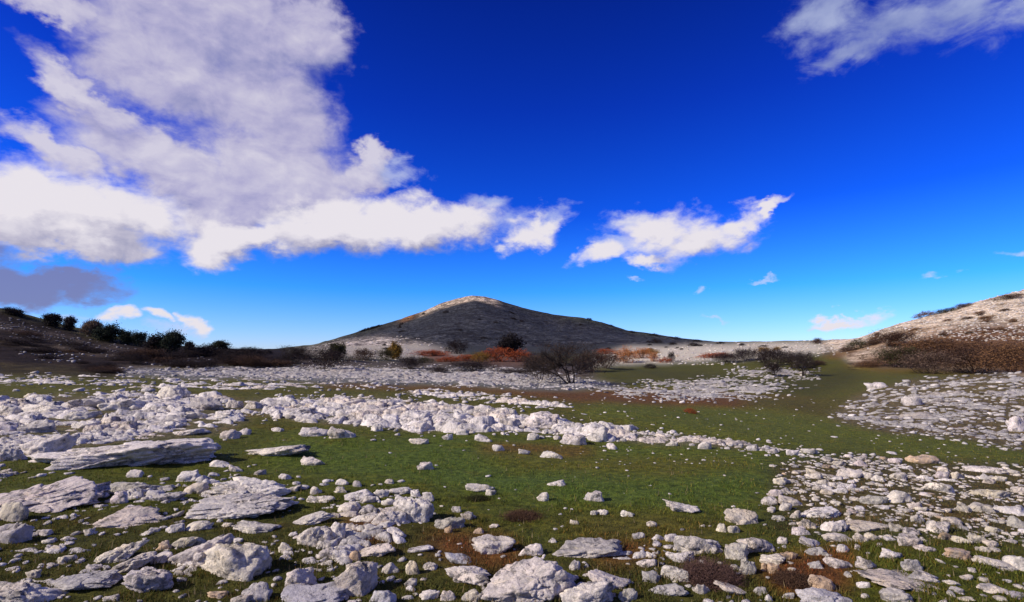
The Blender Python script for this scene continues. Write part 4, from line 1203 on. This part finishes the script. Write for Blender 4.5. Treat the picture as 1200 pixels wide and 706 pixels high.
# ------------------------------------------------------------------ bushes and trees
def branch_mesh(rs, stems, h, spread, levels=3, trunk=0.0, thick=0.04, kids=5):
    """woody frame; returns verts, faces, tips"""
    V_, F_, tips = [], [], []
    def seg(a, b_, ra, rb):
        d = b_ - a; L_ = np.linalg.norm(d) + 1e-9; d = d / L_
        u = np.cross(d, [0.3, .2, .9]); u /= np.linalg.norm(u) + 1e-9; v2 = np.cross(d, u)
        k = len(V_)
        for (p, r_) in ((a, ra), (b_, rb)):
            for q in range(3):
                an = q * 2.0944
                V_.append(p + r_ * (math.cos(an) * u + math.sin(an) * v2))
        for q in range(3):
            q2 = (q + 1) % 3
            F_.append((k + q, k + q2, k + 3 + q2, k + 3 + q))
    def grow(p, d, L_, r_, lev):
        nseg = 3 if lev < levels else 2
        cur = p
        for s_ in range(nseg):
            d = d + rs.normal(scale=.20, size=3); d[2] += .10; d /= np.linalg.norm(d)
            nx = cur + d * L_ / nseg
            seg(cur, nx, r_ * (1 - s_ / nseg * .5), r_ * (1 - (s_ + 1) / nseg * .5))
            cur = nx
            if lev < levels and s_ > 0 or lev == 0 and trunk > 0 and s_ == nseg - 1:
                for _ in range(kids if s_ == nseg - 1 else max(1, kids // 2)):
                    nd = d + rs.normal(scale=.75, size=3); nd[2] = nd[2] * .7 + .15; nd /= np.linalg.norm(nd)
                    grow(cur, nd, L_ * rs.uniform(.45, .72), r_ * .45, lev + 1)
        tips.append(cur)
    for s_ in range(stems):
        an = rs.uniform(0, 6.28); tilt_ = rs.uniform(.1, 1) * spread
        d = np.array([math.cos(an) * tilt_, math.sin(an) * tilt_, 1.0]); d /= np.linalg.norm(d)
        grow(np.array([rs.normal(scale=.04), rs.normal(scale=.04), -.05]) * h, d, h * (.55 if trunk == 0 else trunk), thick * h, 0)
    return np.array(V_), np.array(F_), np.array(tips)


def leaf_cloud(rs, pts, n_, spread, size, flat=1.0):
    c_ = pts[rs.integers(0, len(pts), n_)] + rs.normal(size=(n_, 3)) * spread * np.array([1, 1, flat])
    a = rs.normal(size=(n_, 3)); a /= np.linalg.norm(a, axis=1)[:, None]
    b_ = rs.normal(size=(n_, 3)); b_ = np.cross(a, b_); b_ /= np.linalg.norm(b_, axis=1)[:, None]
    s_ = size * rs.uniform(.5, 1.3, n_)[:, None]
    P = np.stack([c_ - a * s_, c_ + b_ * s_ * .7, c_ + a * s_], 1).reshape(-1, 3)
    return P, np.arange(3 * n_).reshape(-1, 3)


def norm_box(*arrs):
    allv = np.vstack(arrs); lo, hi = np.percentile(allv, 1, axis=0), np.percentile(allv, 99, axis=0)
    hx = max(hi[0] - lo[0], hi[1] - lo[1]) / 2; c0 = (lo + hi) / 2
    return [np.stack([(a[:, 0] - c0[0]) / hx * .5, (a[:, 1] - c0[1]) / hx * .5, np.maximum(a[:, 2], -.05 * hi[2]) / hi[2]], -1) for a in arrs]


BUSH = {}
for k in range(5):       # shrubs: several stems from the ground, dense crown
    rs = np.random.default_rng(300 + k)
    V_, F_, tips = branch_mesh(rs, 9, 1.0, .9, 2, 0, .014, 4)
    low = rs.normal(size=(500, 3)); low /= np.linalg.norm(low, axis=1)[:, None]; low = low * rs.uniform(.5, 1, 500)[:, None] * [.62, .62, .5] + [0, 0, .42]
    low *= (1 + .25 * perlin(low[:, 0] * 4 + k, low[:, 1] * 4, low[:, 2] * 4))[:, None]
    low = low[low[:, 2] > .02]
    P, LF = leaf_cloud(rs, np.vstack([tips, low]), 2600, .045, .036)
    a, b_ = norm_box(V_, P)
    BUSH['shrub', k] = (a, F_, b_, LF)
for k in range(4):       # leafless thickets: twigs only
    rs = np.random.default_rng(340 + k)
    V_, F_, tips = branch_mesh(rs, 11, 1.0, 1.0, 3, 0, .010, 4)
    low = rs.normal(size=(500, 3)); low /= np.linalg.norm(low, axis=1)[:, None]
    e1 = tips.std(0) * 1.6; low = tips.mean(0) * [1, 1, .55] + low * e1 * [1, 1, 1.15] * rs.uniform(.4, 1, 500)[:, None] * (1 + .4 * perlin(low[:, 0] * 2 + k * 3, low[:, 1] * 2, low[:, 2] * 2))[:, None]
    low = low[low[:, 2] > 0]
    P, LF = leaf_cloud(rs, np.vstack([tips, low, low]), 4200, .05, .026)
    # long thin twigs rather than leaves
    a, b_ = norm_box(V_, P)
    BUSH['thicket', k] = (a, F_, b_, LF)
for k in range(4):       # trees with a trunk
    rs = np.random.default_rng(380 + k)
    V_, F_, tips = branch_mesh(rs, 2, 1.0, .35, 3, .34, .030, 6)
    low = rs.normal(size=(700, 3)); low /= np.linalg.norm(low, axis=1)[:, None]
    tp = tips[tips[:, 2] > .2]; c0 = tp.mean(0); e0 = tp.std(0) * 1.75
    e0[2] = max(e0[2], .8 * max(e0[0], e0[1])); c0[2] = max(e0[2] * .98, .05)
    low = c0 + low * e0 * rs.uniform(.45, 1, 700)[:, None] * (1 + .45 * perlin(low[:, 0] * 1.8 + k * 3, low[:, 1] * 1.8, low[:, 2] * 1.8))[:, None]
    P, LF = leaf_cloud(rs, np.vstack([tp, low]), 3600, .05, .036)
    a, b_ = norm_box(V_, P)
    BUSH['tree', k] = (a, F_, b_, LF)
rs = np.random.default_rng(401)   # the bare tree in the middle: wide, several leaning trunks
V_, F_, tips = branch_mesh(rs, 4, 1.0, .75, 3, .50, .018, 6)
P, LF = leaf_cloud(rs, tips, 800, .06, .014)
a, b_ = norm_box(V_, P)
BUSH['bare', 0] = (a, F_, b_, LF)
BM = {}


def bush(px, base, w_, h_, leaf, kind, label, group=None, depth=None, name=None, cat=None):
    """one shrub or tree standing on the ground under (px, base)"""
    k = hash_i(px, base) % (1 if kind == 'bare' else 5 if kind == 'shrub' else 4)
    x, y, z = (float(a_[0]) for a_ in hit([px], [base]))
    if depth is not None or math.isnan(y):
        y = depth or 110.0; b0 = (CY - base) / F
        x = (px - CX) / F / (math.cos(PITCH) - b0 * math.sin(PITCH)) * y; z = float(height(np.array([x]), np.array([y]))[0])
    Wd, H_ = w_ / F * y, h_ / F * y
    key = (kind, k, leaf)
    if key not in BM:
        a_, f_, b2, lf = BUSH[kind, k]
        BM[key] = (np_mesh('branches', a_, f_, True), np_mesh('foliage', b2, lf, False))
        BM[key][0].materials.append(M_BARK if kind in ('tree', 'bare') else M_TWIG); BM[key][1].materials.append(LEAF[leaf])
    name = name or ('tree' if kind in ('tree', 'bare') else 'bush')
    root = bpy.data.objects.new(name, None); COL.objects.link(root)
    root.location = (x, y, z - .03 - (.28 * H_ if h_ < 12 else .06 * H_)); root.rotation_euler = (0, 0, random.uniform(0, 6.28)); root.scale = (Wd, Wd, H_)
    root.empty_display_size = .3
    if h_ < 14:      # low wide shrubs lie along the slope they grow on
        hx = height(np.array([x - Wd / 2, x + Wd / 2]), np.array([y, y])); root.rotation_euler = (0, -math.atan((hx[1] - hx[0]) / Wd), 0)
    link('trunk' if kind in ('tree', 'bare') else 'branches', BM[key][0], None, root)
    link('crown' if kind in ('tree', 'bare') else 'foliage', BM[key][1], None, root)
    tag(root, label, cat or ('tree' if kind in ('tree', 'bare') else 'bush'), group)
    return root


def hash_i(a, b_): return int(a * 7.13 + b_ * 3.7) & 0xffff


# (px, base row, width, height, leaf, kind, label, group, depth)
for b_ in [
    (16, 366, 26, 10, 'dark', 'tree', 'flat dark tree highest on the left hillside skyline', None, 112),
    (61, 382, 24, 15, 'dark', 'tree', 'dark wind-swept tree, left one of a pair on the left skyline', None, 112),
    (81, 388, 15, 17, 'dark', 'tree', 'small round dark tree, right one of a pair on the left skyline', None, 112),
    (106, 394, 24, 19, 'grey', 'tree', 'greyish round tree left of the blackest tree on the left skyline', None, 110),
    (126, 399, 32, 20, 'green', 'tree', 'blackest dense round tree on the left skyline', None, 108),
    (148, 401, 18, 17, 'green', 'tree', 'dark tree right of the blackest one, left of two touching crowns', None, 108),
    (163, 402, 16, 18, 'green', 'tree', 'dark tree, right one of two touching crowns on the left skyline', None, 108),
    (181, 411, 26, 22, 'dark', 'tree', 'broad dark tree, left half of the largest clump at the hill foot', None, 100),
    (200, 413, 30, 27, 'green', 'tree', 'tallest dark tree of the largest clump at the hill foot', None, 100),
    (221, 409, 13, 13, 'dark', 'tree', 'small round tree just right of the largest clump', None, 105),
    (240, 413, 18, 9, 'dark', 'bush', None, None, 108),
    (256, 413, 26, 14, 'green', 'tree', 'low rounded dark tree at the right of the left skyline', None, 110),
    (285, 413, 24, 9, 'dark', 'bush', None, None, 112),
    (314, 413, 10, 7, 'dark', 'bush', None, None, 115),
]:
    if b_[6]: bush(b_[0], b_[1] + 1, b_[2] * .82, b_[3] * .98, b_[4], b_[5], b_[6], 'trees on the left skyline', b_[8])
    else: bush(b_[0], b_[1], b_[2], b_[3], b_[4], 'shrub', 'low dark shrub on the skyline at the foot of the left hill', 'skyline shrubs at the left hill foot', b_[8])
# dark scrub at the foot of the left hill
for k in range(30):
    px_ = 150 + 205 * (k / 29) + random.uniform(-8, 8)
    bush(px_, random.uniform(417, 431) + 0.0, random.uniform(26, 46), random.uniform(8, 15), random.choice(['dark', 'dark', 'brown']), 'thicket' if k % 3 else 'shrub',
         'dark brown scrub bush in the belt along the foot of the left hill', 'scrub belt at the foot of the left hill')
for k in range(22):
    px_ = random.uniform(-20, 150); b0 = 385 + px_ * 0.2 + random.uniform(0, 28)
    bush(px_, b0, random.uniform(18, 44), random.uniform(4, 9), random.choice(['dark', 'brown', 'dark']), 'thicket',
         'low dark heath bush on the shaded face of the left hill', 'heath bushes on the left hill')
for b_ in [
    (384, 433, 66, 27, 'dark', 'thicket', 'large dark leafless thicket in front of the pale slope left of the mountain'),
    (395, 422, 18, 20, 'olive', 'tree', 'small dark olive tree rising from the large leafless thicket'),
    (427, 422, 28, 14, 'brown', 'shrub', 'brown rounded bush between the olive tree and the yellow-green bush'),
    (450, 422, 22, 13, 'olive', 'shrub', 'yellow-green bush at the foot of the pale slope'),
    (463, 421, 15, 20, 'ochre', 'tree', 'ochre-yellow small tree beside the yellow-green bush'),
    (482, 433, 32, 17, 'dark', 'thicket', 'dark leafless bush in front of the pale tongue of scree'),
    (503, 417, 44, 9, 'rust', 'shrub', 'flat rust-red shrub at the left end of the red scrub'),
    (500, 425, 22, 9, 'olive', 'shrub', 'small dark olive shrub below the rust-red one'),
    (535, 415, 30, 17, 'dark', 'shrub', 'dark bush above the orange-red shrubs left of centre'),
    (545, 423, 44, 10, 'rust', 'shrub', 'bright orange-red low shrub left of centre'),
    (522, 424, 26, 8, 'rust', 'shrub', 'small orange-red shrub next to the bright one'),
    (563, 425, 22, 13, 'ochre', 'shrub', 'mustard-brown shrub between the two red patches'),
    (555, 436, 60, 14, 'dark', 'thicket', 'long dark bramble thicket in front of the red shrubs'),
    (515, 437, 40, 10, 'dark', 'thicket', 'low dark thicket left of the long bramble thicket'),
    (598, 416, 30, 24, 'dark', 'tree', 'dark tree standing on the mountain foot above the red shrubs'),
    (586, 424, 46, 17, 'rust', 'shrub', 'large rust-red shrub under the dark tree at the mountain foot'),
    (610, 424, 30, 15, 'rust', 'shrub', 'orange-red shrub right of the large rust-red one'),
    (630, 430, 44, 15, 'brown', 'thicket', 'dark reddish thicket left of the bare tree'),
    (600, 438, 40, 8, 'dark', 'thicket', 'low dark shrub lying on the grey stones left of the bare tree'),
    (660, 449, 92, 50, 'brown', 'bare', 'wide leafless tree with dark leaning trunks in the middle of the field'),
    (632, 446, 40, 34, 'brown', 'bare', 'smaller leafless tree leaning left beside the wide one'),
    (690, 436, 50, 26, 'brown', 'thicket', 'reddish brown leafless thicket right of the wide bare tree'),
    (712, 432, 36, 20, 'brown', 'thicket', 'brown thicket at the right end behind the bare tree'),
    (712, 415, 28, 9, 'rust', 'shrub', 'rust shrub on the white ground right of the bare tree'),
    (733, 425, 34, 19, 'orange', 'shrub', 'bright orange bush on the white ground right of centre'),
    (752, 420, 28, 13, 'orange', 'shrub', 'orange bush touching the bright orange one'),
    (760, 415, 26, 8, 'ochre', 'shrub', 'mustard-yellow shrub behind the orange bushes'),
    (766, 424, 12, 12, 'orange', 'shrub', 'small pinkish orange bush right of the orange bushes'),
    (780, 425, 16, 9, 'rust', 'shrub', 'small red shrub at the right end of the orange group'),
    (787, 424, 10, 12, 'dark', 'shrub', 'small dark shrub beside the small red one'),
    (762, 432, 14, 8, 'dark', 'shrub', 'tiny dark shrub in front of the orange group'),
    (770, 402, 16, 7, 'dark', 'shrub', 'dark shrub on the low right shoulder of the mountain'),
    (812, 406, 12, 6, 'dark', 'shrub', 'small dark shrub at the right end of the mountain foot'),
    (836, 419, 40, 8, 'rust', 'shrub', 'flat reddish shrub left of the dark row of thickets'),
    (856, 425, 36, 13, 'dark', 'thicket', 'dark thicket, leftmost of the row below the white rise'),
    (876, 423, 30, 16, 'dark', 'thicket', 'dark thicket, second of the row below the white rise'),
    (897, 430, 26, 24, 'dark', 'thicket', 'tallest dark thicket of the row below the white rise'),
    (912, 426, 24, 18, 'dark', 'thicket', 'dark thicket right of the tallest one in the row'),
    (896, 412, 18, 8, 'ochre', 'shrub', 'golden shrub on the white rise above the dark row'),
    (910, 411, 10, 6, 'ochre', 'shrub', 'tiny golden shrub beside the golden one'),
    (932, 432, 34, 22, 'dark', 'thicket', 'dark leafless bush, left of the pair at the edge of the green strip'),
    (945, 441, 36, 30, 'dark', 'bare', 'dark leafless small tree at the edge of the green strip'),
    (908, 441, 24, 18, 'dark', 'thicket', 'dark leafless shrub standing on the grey stones'),
    (958, 403, 13, 9, 'heather', 'thicket', 'purplish leafless tree alone on the low skyline at right'),
    (1005, 394, 24, 12, 'olive', 'shrub', 'olive shrub where the right hill skyline starts to climb'),
    (1024, 387, 24, 9, 'brown', 'thicket', 'brown shrub stretched along the skyline above the olive one'),
    (992, 392, 16, 8, 'brown', 'thicket', 'small brown shrub left of the olive one on the skyline'),
    (1085, 371, 24, 9, 'tan', 'shrub', 'tan shrub on the middle of the right hill skyline'),
    (1107, 367, 24, 7, 'olive', 'shrub', 'olive-brown shrub right of the tan one on the right skyline'),
    (1130, 360, 26, 6, 'brown', 'thicket', 'long low brown shrub on the upper right skyline'),
    (1185, 350, 34, 8, 'brown', 'thicket', 'dark brown shrub at the top right of the stony hill'),
    (1048, 406, 50, 20, 'brown', 'thicket', 'domed dark brown bush on the slope of the right hill'),
    (1086, 420, 76, 25, 'tan', 'thicket', 'tan-brown bush below the domed dark brown one'),
    (1050, 430, 56, 24, 'olive', 'thicket', 'olive-brown bush at the left front of the big brush'),
    (1090, 438, 66, 28, 'grey', 'thicket', 'big greyish tan leafless bush at the foot of the right hill'),
    (1138, 438, 88, 34, 'brown', 'thicket', 'largest dark brown leafless bush at the foot of the right hill'),
    (1186, 438, 86, 38, 'tan', 'thicket', 'tan leafless bush cut by the right edge'),
    (1160, 424, 80, 26, 'tan', 'thicket', 'brown bush standing behind the largest dark one'),
    (1020, 430, 30, 10, 'tan', 'thicket', 'low tan bush at the left tip of the brush belt'),
    (122, 436, 34, 10, 'brown', 'thicket', 'low brown bush at the near foot of the left hill'),
    (960, 428, 20, 8, 'brown', 'thicket', 'small brown shrub right of the leafless small tree'),
    (808, 484, 14, 9, 'rust', 'shrub', 'small rusty shrub alone on the green strip right of centre'),
]:
    bush(b_[0], b_[1], b_[2], b_[3], b_[4], b_[5], b_[6], None)
for k in range(46):   # scattered shrubs on the mountain and the right hill
    if k < 26:
        px_ = random.uniform(420, 840); s_ = np.interp(px_, SKY_PX, SKY_RW); b0 = s_ + 3 + (412 - s_) * random.random()
        bush(px_, min(b0, 410), random.uniform(4, 11), random.uniform(2, 4), 'dark', 'shrub', 'small dark shrub dotted on the grey mountainside', 'shrubs dotted on the mountainside')
    else:
        px_ = random.uniform(1010, 1190); b0 = np.interp(px_, [1010, 1200], [400, 372]) + random.uniform(-12, 12)
        bush(px_, b0, random.uniform(7, 16), random.uniform(3, 6), random.choice(['tan', 'brown']), 'shrub', 'small brown shrub dotted on the pale stony right hill', 'shrubs dotted on the right hill')
for k in range(16):
    px_ = 425 + 55 * k / 15 if k < 6 else 690 + 230 * (k - 6) / 9
    s_ = np.interp(px_, SKY_PX, SKY_RW)
    bush(px_, s_ + 1.8, random.uniform(7, 14), random.uniform(2.5, 4), 'dark', 'shrub', 'tiny dark shrub on the skyline of the mountain shoulder', 'shrubs on the mountain skyline')


# ------------------------------------------------------------------ heather cushion and low dead plants close by
def cushion(px, base, w_, h_, leaf, label, n_, cat):
    h_ *= .58; n_ = int(n_ * 1.3)
    x, y, z = (float(a_[0]) for a_ in hit([px], [base]))
    W_, H_ = w_ / F * y, h_ / F * y * .75
    rs = np.random.default_rng(int(px)); Vv, Ff = [], []
    th = rs.uniform(0, 2 * np.pi, n_); ph = np.arccos(rs.uniform(.05, 1, n_))
    d = np.stack([np.sin(ph) * np.cos(th), np.sin(ph) * np.sin(th), np.cos(ph)], -1)
    L_ = rs.uniform(.55, 1.05, n_)[:, None] * (1 + .25 * perlin(d[:, 0] * 2, d[:, 1] * 2, d[:, 2] * 2))[:, None]
    root_ = np.stack([rs.normal(scale=.16, size=n_) * W_, rs.normal(scale=.14, size=n_) * W_, np.zeros(n_)], -1)
    tip = root_ * .6 + d * L_ * np.array([W_ * .5, W_ * .42, H_])
    side = np.cross(d, rs.normal(size=(n_, 3))); side /= np.linalg.norm(side, axis=1)[:, None]
    mid = root_ * .4 + tip * .6 + rs.normal(scale=.02 * W_, size=(n_, 3))
    wd = .0012
    A = np.stack([root_ - side * wd, root_ + side * wd, mid + side * wd * .8, mid - side * wd * .8, tip], 1)
    Vs = A.reshape(-1, 3); i0 = (np.arange(n_) * 5)[:, None]
    Fs = np.concatenate([i0 + np.array([[0, 1, 2]]), i0 + np.array([[0, 2, 3]]), i0 + np.array([[3, 2, 4]])])
    P_, LF_ = leaf_cloud(rs, tip * rs.uniform(.7, 1, n_)[:, None], n_ * 3, .012, .006)
    yy = y + W_ * .3
    root = bpy.data.objects.new('dry_bush', None); COL.objects.link(root)
    xx = x * yy / y
    root.location = (xx, yy, float(height(np.array([xx]), np.array([yy]))[0])); root.empty_display_size = .2
    link('stems', np_mesh('stems', Vs, Fs, False), LEAF[leaf], root)
    link('foliage', np_mesh('foliage', P_, LF_, False), LEAF[leaf], root)
    tag(root, label, cat)


cushion(832, 690, 72, 52, 'heather', 'purple-brown cushion of dry heather spreading over white rocks at the bottom', 2600, 'heather')
cushion(612, 611, 46, 14, 'brown', 'rust-brown flat clump of dead plants in the green meadow', 1500, 'dead plants')
cushion(560, 588, 30, 10, 'olive', 'dull olive clump of dead plants left of the rust-brown one', 700, 'dead plants')
cushion(930, 690, 50, 26, 'brown', 'rusty clump of dead plants in the hollow above the blue-grey slab', 1200, 'dead plants')
